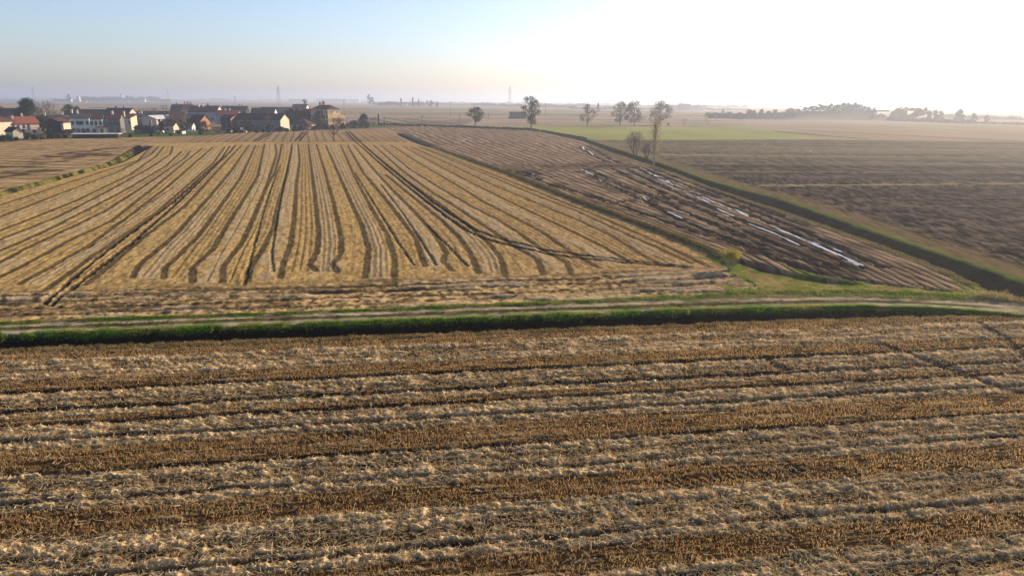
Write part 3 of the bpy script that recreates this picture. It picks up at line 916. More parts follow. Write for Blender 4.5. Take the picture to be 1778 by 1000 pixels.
for pts, w in pud[:-1]:
    p = gps(pts)
    q = [p[0]]
    for a, b in zip(p[:-1], p[1:]):
        n = max(4, int(np.hypot(*(b - a)) / 0.45))
        q += [a + (b - a) * i / n for i in range(1, n + 1)]
    q = np.array(q)
    d = np.gradient(q, axis=0)
    d /= np.linalg.norm(d, axis=1, keepdims=True) + 1e-9
    nrm = np.stack([-d[:, 1], d[:, 0]], 1)
    n = len(q)
    env = np.sin(np.linspace(0.12, math.pi - 0.12, n)) ** 0.35
    sq = np.arange(n) * 1.0
    brk = (0.0 if p[0, 1] > 115 else 0.4) + (1.0 if p[0, 1] > 115 else 0.6) * sstep(0.30, 0.48, vn(sq / 5.0, sq * 0 + p[0, 0] * 3.1, 7)) if n > 14 else 1.0
    wl = 0.45 * w * env * brk * (0.25 + 1.0 * vn(sq / 1.7, sq * 0 + p[0, 0], 5) + 0.3 * rng.random(n)) + 0.01
    wr = 0.45 * w * env * brk * (0.25 + 1.0 * vn(sq / 2.1, sq * 0 + p[0, 1], 6) + 0.3 * rng.random(n)) + 0.01
    v3 = np.zeros((2 * n, 3))
    v3[:n, :2] = q + nrm * wl[:, None]
    v3[n:, :2] = q - nrm * wr[:, None]
    v3[:, 2] = -0.03
    f = np.array([(i, n + i, n + i + 1, i + 1) for i in range(n - 1)])
    o = mesh_np('puddle', v3, f, M['water'])
    tag(o, kind='structure')

# ------------------------------------------------------------------ standing stubble and grasses
def tufts(px, py, pz, n_bl, hgt, wdt, spread, colr, lean=0.15, seed=1):
    """blades as thin tapered quads"""
    r = np.random.default_rng(seed)
    N = len(px)
    P0 = np.repeat(np.stack([px, py, pz], 1), n_bl, 0)
    K = N * n_bl
    P0[:, :2] += r.normal(0, spread, (K, 2))
    a = r.random(K) * 2 * math.pi
    hh = np.repeat(hgt, n_bl) * (0.6 + 0.6 * r.random(K)) if np.ndim(hgt) else hgt * (0.6 + 0.6 * r.random(K))
    ln = r.normal(0, lean, (K, 2)) * hh[:, None]
    P1 = P0.copy()
    P1[:, :2] += ln
    P1[:, 2] += hh
    wv_ = np.stack([np.cos(a), np.sin(a), np.zeros(K)], 1) * wdt / 2
    v = np.concatenate([P0 - wv_, P0 + wv_, P1 + wv_ * 0.7, P1 - wv_ * 0.7], 1).reshape(-1, 3)
    f = np.arange(4 * K).reshape(-1, 4)
    c = np.repeat(colr, n_bl, 0) * (0.65 + 0.7 * r.random((K, 1)))
    c = np.repeat(0.8 * c ** 1.1, 4, 0)
    return v, f, c

# rice stubble rows: hills set 0.13 m apart in lines 0.24 m apart
rr_ = np.arange(-34, 46, 0.125)
s_all = np.arange(15.2, 48, 0.17)
RR, SS = np.meshgrid(rr_, s_all)
RR = RR.ravel() + rng.normal(0, 0.025, RR.size)
SS = SS.ravel() + rng.normal(0, 0.03, SS.size)
px_ = RR * math.cos(SA) - SS * math.sin(SA)
py_ = RR * math.sin(SA) + SS * math.cos(SA)
vis = (np.abs(px_) < 0.80 * py_ + 3) & (py_ > 15) & (py_ < dA_near(px_) - 0.3) & (py_ < road_mid(px_) - 2.2)
px_, py_, SS, RR = px_[vis], py_[vis], SS[vis], RR[vis]
sw = SS + 0.16 * (vn(RR / 6, SS / 6, 81) - 0.5) + 0.12 * (vn(RR / 1.7, SS / 1.2, 82) - 0.5)
dens = bandmask('S', sw, 0.08) + 0.45 * bandmask('M', sw) + 0.5 * bandmask('G', sw) + 0.38 * bandmask('W', sw) + 0.06
rrx = sstep(15, 30, px_) * sstep(30, 40, py_)
dens *= (1 - 0.6 * rrx)
gapn = sstep(0.30, 0.42, fbm(RR / 0.8, SS / 0.5, 2, 92))
dens *= 0.15 + 0.85 * gapn
keep = rng.random(len(px_)) < dens
px_, py_ = px_[keep], py_[keep]
hgt = 0.07 + 0.09 * fbm(px_ / 0.8, py_ / 0.5, 2, 93)
tone = fbm(px_ / 2, py_ / 0.8, 2, 94)[:, None]
cst = np.array((0.64, 0.43, 0.19)) * (1 - tone) + np.array((0.44, 0.265, 0.11)) * tone
v, f, c = tufts(px_, py_, ground_z(px_, py_) - 0.02, 4, hgt, 0.020, 0.028, cst, 0.30, 3)
o = mesh_np('rice_stubble', v, f, M['stalk'], col=c)
tag(o, kind='stuff')
# loose straw lying on the swathes
NS = 300000
sx = rng.random(NS) * 90 - 45
sy = 15 + rng.random(NS) ** 1.3 * 33
ok = (np.abs(sx) < 0.8 * sy + 3) & (sy < dA_near(sx) - 0.5) & (sy < road_mid(sx) - 2.2)
sx, sy = sx[ok], sy[ok]
s_ = -sx * math.sin(SA) + sy * math.cos(SA)
r_ = sx * math.cos(SA) + sy * math.sin(SA)
s_ = s_ + 0.16 * (vn(r_ / 6, s_ / 6, 81) - 0.5) + 0.12 * (vn(r_ / 1.7, s_ / 1.2, 82) - 0.5)
ok = rng.random(len(sx)) < (bandmask('W', s_) + 0.5 * bandmask('M', s_) + 0.2 * bandmask('R', s_) + 0.1)
sx, sy = sx[ok], sy[ok]
K = len(sx)
a = rng.normal(SA, 1.2, K)
L = 0.10 + 0.30 * rng.random(K) ** 1.5
z = ground_z(sx, sy)
dv = np.stack([np.cos(a) * L / 2, np.sin(a) * L / 2, rng.normal(0, 0.25, K) * L / 2], 1)
wv_ = np.stack([-np.sin(a), np.cos(a), rng.normal(0, .5, K)], 1) * 0.009
pc0 = np.stack([sx, sy, z + 0.015 + 0.06 * rng.random(K)], 1)
v = np.concatenate([pc0 - dv - wv_, pc0 + dv - wv_, pc0 + dv + wv_, pc0 - dv + wv_], 1).reshape(-1, 3)
c = np.array((0.52, 0.42, 0.26)) * (0.6 + 0.6 * rng.random((K, 1)))
o = mesh_np('loose_straw', v, np.arange(4 * K).reshape(-1, 4), M['stalk'], col=np.repeat(c, 4, 0))
tag(o, kind='stuff')
# green grass on the lip of the drain, the verge and the drain corner
def grass(name, n, xr, yf, sig, hgt, colr, seed, wdt=0.02, nb=5, lean=.35):
    r = np.random.default_rng(seed)
    x = xr[0] + (xr[1] - xr[0]) * r.random(n)
    y = yf(x) + r.normal(0, sig, n)
    keep = fbm(x / 1.1, y / 0.8, 2, seed) > 0.33
    x, y = x[keep], y[keep]
    tn = ct(fbm(x / 1.3, y / 0.9, 2, seed + 5), 0.25, 0.75)[:, None]
    cc = np.array(colr[0]) * (1 - tn) + np.array(colr[1]) * tn
    return tufts(x, y, ground_z(x, y) - 0.02, nb, hgt * (0.6 + 0.8 * fbm(x / 0.9, y / 0.9, 2, seed + 9)), wdt, 0.06, cc, lean, seed)
parts = [grass('g', 24000, (-48, 37), lambda x: dA_far(x) + 0.08, 0.20, 0.11, ((0.19, 0.31, 0.045), (0.38, 0.38, 0.11)), 101),
         grass('g', 12000, (-48, 24), lambda x: verge_top(x) - 0.25, 0.2, 0.10, ((0.17, 0.27, 0.04), (0.34, 0.32, 0.10)), 102),
         grass('g', 2500, (-48, 30), lambda x: road_mid(x), 0.16, 0.10, ((0.10, 0.12, 0.03), (0.17, 0.13, 0.06)), 103),
         grass('g', 9000, (17, 46), lambda x: road_mid(x) + 3.6, 0.9, 0.14, ((0.19, 0.25, 0.045), (0.38, 0.32, 0.13)), 104)]
def joinp(ps):
    vs, fs, cs, b = [], [], [], 0
    for v, f, c in ps:
        vs.append(v); fs.append(f + b); cs.append(c); b += len(v)
    return np.concatenate(vs), np.concatenate(fs), np.concatenate(cs)
v, f, c = joinp(parts)
o = mesh_np('green_grass', v, f, M['blade'], col=c)
tag(o, kind='stuff')
parts = [grass('g', 5200, (-48, 36), lambda x: dA_near(x) - 0.6, 0.3, 0.15, ((0.20, 0.15, 0.07), (0.36, 0.27, 0.13)), 111, 0.02, 5, .3),
         grass('g', 1500, (36, 48), lambda x: road_mid(x) + 3.0, 0.5, 0.45, ((0.30, 0.24, 0.10), (0.40, 0.32, 0.16)), 112, 0.02, 6, .25)]
# tall dry grass along the drain's near lip on the right and along the bund
r = np.random.default_rng(5)
y = 66 + 150 * r.random(9000) ** 1.5
x = d2(y) + r.normal(0, 0.22, 9000)
tn = r.random((9000, 1))
parts.append(tufts(x, y, ground_z(x, y), 4, 0.12 + 0.14 * r.random(9000), 0.04, 0.15, np.array((0.10, 0.10, 0.04)) * (1 - tn) + np.array((0.20, 0.15, 0.07)) * tn, .3, 6))
y = 57 + 120 * r.random(6000) ** 1.4
x = dB_near(y) - 0.3 + r.normal(0, 0.3, 6000)
tn = r.random((6000, 1))
parts.append(tufts(x, y, ground_z(x, y), 4, 0.05 + 0.09 * r.random(6000), 0.04, 0.15, np.array((0.14, 0.15, 0.05)) * (1 - tn) + np.array((0.28, 0.21, 0.11)) * tn, .3, 7))
v, f, c = joinp(parts)
o = mesh_np('dry_grass', v, f, M['stalk'], col=c)
tag(o, kind='stuff')

# ------------------------------------------------------------------ builders for trees, houses and poles
def hor(px):
    return 500 - F * math.tan(PITCH) + (px - 889) * math.tan(ROLL)

def leaf_cloud(centres, radii, n_each, size, seed, flat=1.0):
    r = np.random.default_rng(seed)
    c = np.repeat(np.asarray(centres, float), n_each, 0)
    rad = np.repeat(np.asarray(radii, float), n_each)
    K = len(c)
    d = r.normal(0, 1, (K, 3))
    d /= np.linalg.norm(d, axis=1, keepdims=True)
    p = c + d * (rad * (0.25 + 0.75 * r.random(K) ** 0.6))[:, None] * np.array((1, 1, flat))
    a = r.normal(0, 1, (K, 3))
    a /= np.linalg.norm(a, axis=1, keepdims=True)
    b = np.cross(a, r.normal(0, 1, (K, 3)))
    b /= np.linalg.norm(b, axis=1, keepdims=True) + 1e-9
    s = (size * (0.5 + 0.8 * r.random(K)))[:, None]
    a, b = a * s * 0.6, b * s * 0.42
    v = np.concatenate([p - a, p - b, p + a, p + b], 1).reshape(-1, 3)
    return v, np.arange(4 * K).reshape(-1, 4)

PROF = {
    'oak': lambda t: math.sin(math.pi * min(1, 0.16 + 0.80 * t)) ** 0.6,
    'tall': lambda t: (0.55 + 0.45 * math.sin(math.pi * (0.15 + 0.75 * t))) if t > 0.35 else 0.42,
    'cone': lambda t: max(0.05, 1.0 - t) ** 0.9,
    'column': lambda t: math.sin(math.pi * (0.12 + 0.82 * t)) ** 0.5,
    'poplar': lambda t: 0.35 + 0.65 * math.sin(math.pi * (0.05 + 0.85 * t)),
    'bush': lambda t: max(0.0, 1 - t * t) ** 0.5,
}

def build_tree(name, Ht, W, kind, leaf, bark, seed, nclump=24, nleaf=45, lsize=0.5, crown0=0.25, clump=0.17, trunk_r=None, lean=0.0):
    """trunk with limbs plus a crown of separate leaf clumps; returns the root"""
    r = random.Random(seed)
    root = empty(name, (0, 0, 0))
    tr = trunk_r or max(0.08, Ht * 0.018)
    mb = MB()
    pts = [Vector((0, 0, -0.3))]
    nseg = 5
    top = Ht * (0.88 if kind in ('cone', 'column', 'poplar') else 0.62)
    for i in range(1, nseg + 1):
        pts.append(Vector((lean * Ht * i / nseg + r.uniform(-1, 1) * Ht * 0.012, r.uniform(-1, 1) * Ht * 0.012, top * i / nseg)))
    for i in range(nseg):
        mb.tube(pts[i], pts[i + 1], tr * (1.15 - 0.19 * i), tr * (1.15 - 0.19 * (i + 1)), 6)
    cs, rs_ = [], []
    for i in range(nclump):
        t = (i + r.random()) / nclump
        z = Ht * (crown0 + (1 - crown0) * t * 0.95)
        pr = PROF[kind](t) * W / 2
        a = r.uniform(0, 2 * math.pi)
        rad = pr * math.sqrt(r.uniform(0.05, 0.9))
        cr = W * clump * r.uniform(0.65, 1.25)
        rad = max(0, min(rad, pr - cr * 0.5))
        c = Vector((rad * math.cos(a) + lean * z, rad * math.sin(a), min(z, Ht - cr * 0.6)))
        cs.append(c)
        rs_.append(cr)
        if kind not in ('bush',):
            zb = max(0.12 * Ht, min(top * 0.97, c.z - rad * 0.8 - 0.06 * Ht))
            p0 = Vector((lean * zb, 0, zb))
            mid_ = p0.lerp(c, 0.55) + Vector((0, 0, 0.03 * Ht))
            lr = max(0.035, tr * 0.38)
            mb.tube(p0, mid_, lr, lr * 0.6, 4)
            mb.tube(mid_, c, lr * 0.6, lr * 0.25, 4)
    mb.build('trunk', bark, root)
    if nleaf:
        v, f = leaf_cloud(cs, rs_, int(nleaf * 1.9), lsize * 1.1, seed, 0.8)
        v[:, 2] = np.maximum(v[:, 2], 0.02)
        mesh_np('crown', v, f, leaf, parent=root)
    return root

def bare_tree(name, Ht, W, bark, twig, seed, levels=4, fork=0.25, trunk_r=None, upright=0.55, multi=1, leaf=None, nleaf=0, lsize=0.3):
    """leafless tree: trunk and limbs, and a crown of fine twigs"""
    r = random.Random(seed)
    root = empty(name, (0, 0, 0))
    tr = trunk_r or max(0.07, Ht * 0.016)
    t_mb, c_mb, tips = MB(), MB(), []
    def grow(p, d, L, rad, lev):
        q = p + d * L
        (t_mb if lev < 2 else c_mb).tube(p, q, rad, rad * 0.65, 5 if lev < 2 else 3)
        if lev >= levels:
            tips.append(q)
            for _ in range(5):
                dd = (d + Vector((r.uniform(-.7, .7), r.uniform(-.7, .7), r.uniform(-.3, .5)))).normalized()
                c_mb.tube(q, q + dd * L * r.uniform(.5, 1.0), rad * 0.5, rad * 0.2, 3)
            return
        n = 3 if lev else 4
        for k in range(n):
            a = 2 * math.pi * (k + r.random() * 0.7) / n
            tilt = r.uniform(0.35, 0.85) * (1.2 - upright * 0.5)
            u = Vector((math.cos(a) * math.sin(tilt), math.sin(a) * math.sin(tilt), math.cos(tilt)))
            qd = d.to_track_quat('Z', 'Y')
            nd = (qd @ u + Vector((0, 0, upright * 0.45))).normalized()
            grow(p + d * L * r.uniform(0.7, 1.0), nd, L * r.uniform(0.62, 0.82), rad * 0.58, lev + 1)
    for m_ in range(multi):
        d0 = Vector((r.uniform(-.25, .25) * (multi > 1) * 1.6, r.uniform(-.25, .25) * (multi > 1) * 1.6, 1)).normalized()
        grow(Vector((0, 0, -0.3)), d0, Ht * fork, tr, 0)
    # fit to the wanted height and width
    allv = t_mb.v + c_mb.v
    zmax = max(v[2] for v in allv)
    xm = sorted(abs(v[0]) for v in allv)[int(len(allv) * 0.97)]
    sz, sx_ = Ht / zmax, (W / 2) / max(xm, 0.1)
    for mb in (t_mb, c_mb):
        mb.v = [(v[0] * (sx_ if v[2] > 0.1 * Ht else min(1, sx_) ), v[1] * sx_, v[2] * sz) for v in mb.v]
    t_mb.build('trunk', bark, root)
    c_mb.build('crown', twig, root)
    if leaf and nleaf:
        pts_ = [(q.x * sx_, q.y * sx_, q.z * sz) for q in tips]
        v, f = leaf_cloud(pts_, [Ht * 0.07] * len(pts_), nleaf, lsize, seed)
        mesh_np('leaves', v, f, leaf, parent=root)
    return root

def spot(px, base):
    x, y = gp(px, base)
    return x, y, depth(y) / F          # ground point and metres per photo pixel there

def place(root, px, base, rz=0.0):
    x, y, _ = spot(px, base)
    root.location = (x, y, float(ground_z(np.array(x), np.array(y))) - 0.03)
    root.rotation_euler = (0, 0, rz)
    return root

def tree_at(name, label, cat, px, base, top, wpx, kind, leaf, bark='bark', group=None, seed=0, **kw):
    x, y, mpp = spot(px, base)
    Ht, W = (base - top) * mpp / cP, wpx * mpp * (1.18 if kind in ('oak', 'tall') else 1.0)
    if kind == 'bare':
        t = bare_tree(name, Ht, W, M[bark], M[leaf], seed, **kw)
    else:
        kw.setdefault('lsize', max(0.28, 1.15 * mpp))
        t = build_tree(name, Ht, W, kind, M[leaf], M[bark], seed, **kw)
    place(t, px, base)
    tag(t, label, cat, group)
    return t

def house(name, label, cat, xl, xr, yb, ye, yr, rot=-12, depth_m=8, wall='cream', roof='brownroof', style='gable', wins=(), rwins=(), chim=(), rside=None, over=0.35, group=None):
    """xl..xr and yb: foot of the front wall in the photo; ye, yr: eaves and ridge heights there"""
    X0, Y0 = gp(xl, yb)
    D0 = depth(Y0)
    a = math.radians(rot)
    ex, ey = math.cos(a), math.sin(a)
    dyr = (xr - 889) * cR + (yb - 500) * sR
    k = dyr / F
    w = (k * D0 - X0) / (ex - k * ey * cP)
    w = max(2.0, w)
    d = depth_m
    mpp = D0 / F
    he = (yb - ye) * mpp / cP
    hr = (yb - yr) * mpp / cP
    cx, cy = X0 + ex * w / 2 - ey * d / 2, Y0 + ey * w / 2 + ex * d / 2
    z0 = float(ground_z(np.array(cx), np.array(cy))) - 0.05
    root = empty(name, (cx, cy, z0), a)
    tag(root, label, cat, group)
    x0, x1, y0, y1 = -w / 2, w / 2, -d / 2, d / 2
    # walls
    mb = MB()
    if style in ('gable', 'mono', 'flat', 'hip'):
        if style == 'gable':
            vs = [(x0, y0, 0), (x1, y0, 0), (x1, y1, 0), (x0, y1, 0), (x0, y0, he), (x1, y0, he), (x1, y1, he), (x0, y1, he), (x0, 0, hr), (x1, 0, hr)]
            fs = [(0, 1, 5, 4), (2, 3, 7, 6), (1, 2, 6, 9, 5), (3, 0, 4, 8, 7), (4, 5, 9, 8), (9, 6, 7, 8)]
        elif style == 'mono':
            vs = [(x0, y0, 0), (x1, y0, 0), (x1, y1, 0), (x0, y1, 0), (x0, y0, he), (x1, y0, he), (x1, y1, hr), (x0, y1, hr)]
            fs = [(0, 1, 5, 4), (2, 3, 7, 6), (1, 2, 6, 5), (3, 0, 4, 7), (4, 5, 6, 7)]
        else:
            vs = [(x, y, z) for z in (0, he) for (x, y) in ((x0, y0), (x1, y0), (x1, y1), (x0, y1))]
            fs = [(0, 1, 5, 4), (1, 2, 6, 5), (2, 3, 7, 6), (3, 0, 4, 7), (4, 5, 6, 7)]
        mb.add(vs, fs)
    elif style == 'front':       # gable end faces the viewer
        vs = [(x0, y0, 0), (x1, y0, 0), (x1, y1, 0), (x0, y1, 0), (x0, y0, he), (x1, y0, he), (x1, y1, he), (x0, y1, he), (0, y0, hr), (0, y1, hr)]
        fs = [(0, 1, 5, 8, 4), (1, 2, 6, 5), (2, 3, 7, 9, 6), (3, 0, 4, 7), (4, 8, 9, 7), (5, 6, 9, 8)]
        mb.add(vs, fs)
    mb.build('wall', M[wall], root)
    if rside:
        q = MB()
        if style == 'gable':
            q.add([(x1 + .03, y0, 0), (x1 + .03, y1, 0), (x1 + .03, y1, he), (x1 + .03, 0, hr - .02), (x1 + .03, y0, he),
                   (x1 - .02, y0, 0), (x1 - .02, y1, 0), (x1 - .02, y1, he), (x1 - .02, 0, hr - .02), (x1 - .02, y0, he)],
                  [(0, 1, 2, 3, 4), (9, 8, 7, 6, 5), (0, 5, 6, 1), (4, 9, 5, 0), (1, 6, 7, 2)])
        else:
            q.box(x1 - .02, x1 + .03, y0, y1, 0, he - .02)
        q.build('sunlit_end_wall', M[rside], root)
    # roof
    rb = MB()
    t, o = 0.22, over
    def slab(p):
        up = [(a_, b_, c_ + t) for a_, b_, c_ in p]
        n = len(p)
        rb.add(list(p) + up, [tuple(range(n - 1, -1, -1)), tuple(range(n, 2 * n))] + [(i, (i + 1) % n, n + (i + 1) % n, n + i) for i in range(n)])
    e = 0.02
    if style == 'gable':
        sl_ = (hr - he) / (d / 2)
        slab([(x0 - o, y0 - o, he - o * sl_ + e), (x1 + o, y0 - o, he - o * sl_ + e), (x1 + o, -0.002, hr + e), (x0 - o, -0.002, hr + e)])
        slab([(x0 - o, 0.002, hr + e), (x1 + o, 0.002, hr + e), (x1 + o, y1 + o, he - o * sl_ + e), (x0 - o, y1 + o, he - o * sl_ + e)])
    elif style == 'front':
        sl_ = (hr - he) / (w / 2)
        slab([(x0 - o, y0 - o, he - o * sl_ + e), (-0.002, y0 - o, hr + e), (-0.002, y1 + o, hr + e), (x0 - o, y1 + o, he - o * sl_ + e)])
        slab([(0.002, y0 - o, hr + e), (x1 + o, y0 - o, he - o * sl_ + e), (x1 + o, y1 + o, he - o * sl_ + e), (0.002, y1 + o, hr + e)])
    elif style == 'mono':
        sl_ = (hr - he) / d
        slab([(x0 - o, y0 - o, he - o * sl_ + e), (x1 + o, y0 - o, he - o * sl_ + e), (x1 + o, y1 + o, hr + o * sl_ + e), (x0 - o, y1 + o, hr + o * sl_ + e)])
    elif style == 'flat':
        slab([(x0 - o, y0 - o, he + e), (x1 + o, y0 - o, he + e), (x1 + o, y1 + o, he + e), (x0 - o, y1 + o, he + e)])
    elif style == 'hip':
        q = min(w, d) / 2 + o
        a0, a1 = (x0 - o + q, x1 + o - q)
        if a1 < a0:
            a0 = a1 = 0
        z = he + e
        vs = [(x0 - o, y0 - o, z), (x1 + o, y0 - o, z), (x1 + o, y1 + o, z), (x0 - o, y1 + o, z),
              (x0 - o, y0 - o, z + t), (x1 + o, y0 - o, z + t), (x1 + o, y1 + o, z + t), (x0 - o, y1 + o, z + t), (a0, 0, hr + t), (a1 + .01, 0, hr + t)]
        rb.add(vs, [(3, 2, 1, 0), (0, 1, 5, 4), (1, 2, 6, 5), (2, 3, 7, 6), (3, 0, 4, 7), (4, 5, 9, 8), (5, 6, 9), (6, 7, 8, 9), (7, 4, 8)])
    ro = rb.build('roof', M[roof], root)
    for c_ in chim:
        fx_, fy_ = c_[0], c_[1]
        hh = c_[2] if len(c_) > 2 else 1.3
        zb = he + (hr - he) * (1 - abs(fy_ - 0.5) * 2) if style == 'gable' else hr - 0.5
        q = MB()
        xx, yy = x0 + w * fx_, y0 + d * fy_
        q.box(xx - .35, xx + .35, yy - .35, yy + .35, zb - 0.6, zb + hh)
        q.box(xx - .45, xx + .45, yy - .45, yy + .45, zb + hh + .003, zb + hh + .15)
        q.build('chimney', M[c_[3] if len(c_) > 3 else 'concrete'], ro)
    def win(fx_, fz_, ww, wh, side=False):
        q = MB()
        if side:
            yy, zz = y0 + d * fx_, he * fz_
            q.box(x1 - .10, x1 + .05, yy - ww / 2, yy + ww / 2, zz, zz + wh, 0)
            q.box(x1 + .053, x1 + .10, yy - ww / 2 - .08, yy + ww / 2 + .08, zz - .1, zz - .003, 1)
        else:
            xx, zz = x0 + w * fx_, he * fz_
            q.box(xx - ww / 2, xx + ww / 2, y0 - .05, y0 + .10, zz, zz + wh, 0)
            q.box(xx - ww / 2 - .08, xx + ww / 2 + .08, y0 - .10, y0 - .053, zz - .1, zz - .003, 1)
            q.box(xx - .03, xx + .03, y0 - .075, y0 - .053, zz, zz + wh, 1)
        q.build('door' if (fz_ < 0.03 and wh > 1.6) else 'window', [M['glass'], M['concrete']], root)
    for wv2 in wins:
        win(*wv2)
    for wv2 in rwins:
        win(*wv2, side=True)
    return root

# ------------------------------------------------------------------ the village
W2 = [(x, z, 0.9, 1.4) for z in (0.14, 0.60) for x in (0.12, 0.36, 0.62, 0.88)]
house('house', 'yellow plastered house with brown hip roof at the left edge', 'house', -34, -3, 235, 213, 202, -8, 9, 'yellowp', 'brownroof', 'hip', [(0.5, .55, .9, 1.3), (0.8, .12, .9, 1.3)])
h1 = house('house', 'pink house with bright red tiled roof and balcony', 'house', 28, 71, 234, 216, 205.5, 57, 9, 'pink', 'redroof', 'gable',
      [(.14, .55, .9, 1.3), (.36, .55, .9, 1.4), (.55, .5, 1.0, 2.0), (.3, 0.02, 1.0, 2.0), (.75, .1, 1.1, 1.4)], [], [(.1, .35), (.55, .5)])
q = MB()
q.box(-1.2, 3.6, -6.2, -5.08, 2.55, 2.75)
for i in range(9):
    q.box(-1.2 + i * .58, -1.15 + i * .58, -6.2, -6.15, 2.753, 3.6)
q.box(-1.2, 3.6, -6.2, -6.15, 3.603, 3.66)
q.build('balcony', M['concrete'], h1)
house('shed', 'small cream gabled shed with dark roof before the red roofed house', 'shed', 24, 41, 241, 229, 223, 57, 6, 'cream', 'darkroof', 'front')
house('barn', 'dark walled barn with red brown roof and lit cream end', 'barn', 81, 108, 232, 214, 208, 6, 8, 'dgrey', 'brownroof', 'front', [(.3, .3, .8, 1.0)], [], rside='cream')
house('lean_to', 'low dark lean-to roof against the cream barn end', 'shed', 108, 126, 235.5, 229.5, 227, 8, 4, 'dgrey', 'darkroof', 'mono')
house('house', 'long white two-storey house with grey tiled roof', 'house', 125, 158, 233, 207, 200, 20, 9, 'white', 'greyroof', 'gable', W2 + [(.5, .6, 1.5, 1.4)], [], [(.02, .5, 1.6, 'white'), (.32, .45, 1.5, 'white')])
house('house', 'pale house with red brown roof adjoining the long white house', 'house', 158.5, 180, 232.5, 208.5, 199.5, 20, 9, 'white', 'brownroof', 'gable', [(.15, .6, .9, 1.5), (.5, .6, .9, 1.5), (.85, .6, .9, 1.5), (.3, .1, 1.0, 1.5), (.7, .02, 1.1, 2.1)])
house('house', 'grey hip roofed house left of the white house', 'house', 99, 124, 228, 208, 201.5, 22, 9, 'cream', 'greyroof', 'hip', [(.8, .5, .9, 1.3)], [], [(.4, .5, 1.6, 'white')])
house('house', 'low house with black roof and white chimney behind the dark barn', 'house', 70, 106, 222, 208, 202, 18, 9, 'dgrey', 'darkroof', 'gable', [], [], [(.2, .4, 2.0, 'white')])
house('house', 'white walled house with faded red roof at far left', 'house', -20, 14, 208, 193, 185.5, 18, 10, 'white', 'redroof', 'hip', [(.5, .4, 1, 1.3), (.8, .4, 1, 1.3)])
house('barn', 'long black roofed barn beside the big dark evergreen', 'barn', -8, 38, 216, 202, 190.5, 18, 12, 'dgrey', 'darkroof', 'gable')
house('barn', 'long low black roof behind the white house chimneys', 'barn', 118, 184, 212, 199.5, 192, 14, 10, 'dgrey', 'darkroof', 'gable')
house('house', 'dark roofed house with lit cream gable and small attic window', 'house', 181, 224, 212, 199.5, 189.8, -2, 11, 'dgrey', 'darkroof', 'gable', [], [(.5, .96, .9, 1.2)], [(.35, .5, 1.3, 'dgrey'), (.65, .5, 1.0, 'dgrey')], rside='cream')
house('barn', 'mottled grey barn with dark gable left of the cream lit wall', 'barn', 181, 197, 229, 208, 200.5, 20, 9, 'bluegrey', 'darkroof', 'front', [(.3, .4, 1.2, 2.0), (.7, .4, 1.2, 2.0)])
house('house', 'shaded grey house with many small windows and brown roof', 'house', 190, 211, 232, 208, 200, 18, 9, 'grey', 'brownroof', 'gable', [(.2, .55, .9, 1.4), (.5, .55, .9, 1.4), (.8, .55, .9, 1.4), (.3, .1, 1, 1.4), (.75, .1, 1, 1.4)], [], [(.3, .4, 1.4, 'white')])
house('house', 'tall rough cream wall house with leaning roof and chimney', 'house', 211, 229, 226, 206, 202, 8, 8, 'cream', 'brownroof', 'mono', [(.85, .5, .8, 1.4)], [], [(.35, .1, 2.2, 'cream')])
house('house', 'dark roofed row house behind the tall cream wall', 'house', 222, 249, 218, 205.5, 199.5, 15, 9, 'dgrey', 'brownroof', 'gable', [], [], [(.85, .5, 1.4, 'white'), (.7, .5, 1.0, 'white')])
house('house', 'bright cream gable-fronted house with pale grey roof', 'house', 248, 273, 222, 207, 202.3, -14, 14, 'cream', 'sheet', 'front', [(.5, .3, .9, 1.1)], [], over=0.6)
house('shed', 'brick sided annex left of the bright cream gable', 'shed', 238, 248, 221, 209, 207, 10, 6, 'brick', 'greyroof', 'mono', [(.3, .2, 1.0, 1.8), (.7, .2, 1.0, 1.8)])
house('shed', 'long dark low shed below the bright cream gable', 'shed', 234, 268, 232.5, 223.5, 220, 12, 8, 'dgrey', 'darkroof', 'gable', [], [], [(.8, .3, 2.6, 'brick')])
house('shed', 'tiny white hut with pitched roof beside the long dark shed', 'hut', 267, 275, 232, 226, 223, -10, 4, 'white', 'darkroof', 'front')
house('cottage', 'small cream cottage with brown roof beside two cypresses', 'cottage', 285, 302, 231, 219.5, 214.5, 2, 6, 'cream', 'brownroof', 'gable', [(.4, .35, .8, .9)], [], rside='cream')
house('house', 'low grey house with blue grey roof behind the cypresses', 'house', 269, 298, 219, 207, 201, 10, 9, 'grey', 'greyroof', 'gable', [(.6, .3, .9, 1.3)])
house('barn', 'low black roof barn behind the bright cream gable', 'barn', 236, 292, 209, 201, 194.5, 10, 9, 'dgrey', 'darkroof', 'gable')
house('house', 'house with four red chimneys and rusty tiled roof', 'house', 316, 333, 206, 192, 183.5, 6, 11, 'cream', 'redroof', 'gable', [(.6, .4, .9, 1.3)], [], [(.2, .5, 2.0, 'brick'), (.45, .5, 2.0, 'brick'), (.65, .5, 2.0, 'brick'), (.85, .5, 1.7, 'brick')])
house('house', 'blue grey gabled house left of the four chimneys', 'house', 297, 315, 206, 194, 183.5, 8, 11, 'bluegrey', 'darkroof', 'gable', [(.3, .5, .9, 1.3)], [], [(.45, .5, 1.2, 'dgrey')])
house('house', 'large grey walled house with brown roof and lit cream gable', 'house', 328, 377, 213, 195.5, 186, -1, 11, 'bluegrey', 'brownroof', 'gable', [(.33, .62, 1.1, 1.7), (.85, .2, 1.1, 1.8), (.15, .2, 1, 1.4)], [(.5, .5, .9, 1.2)], [(.3, .4, 1.3, 'white'), (.45, .4, 1.3, 'white'), (.6, .5, 1.3, 'dgrey')], rside='cream')
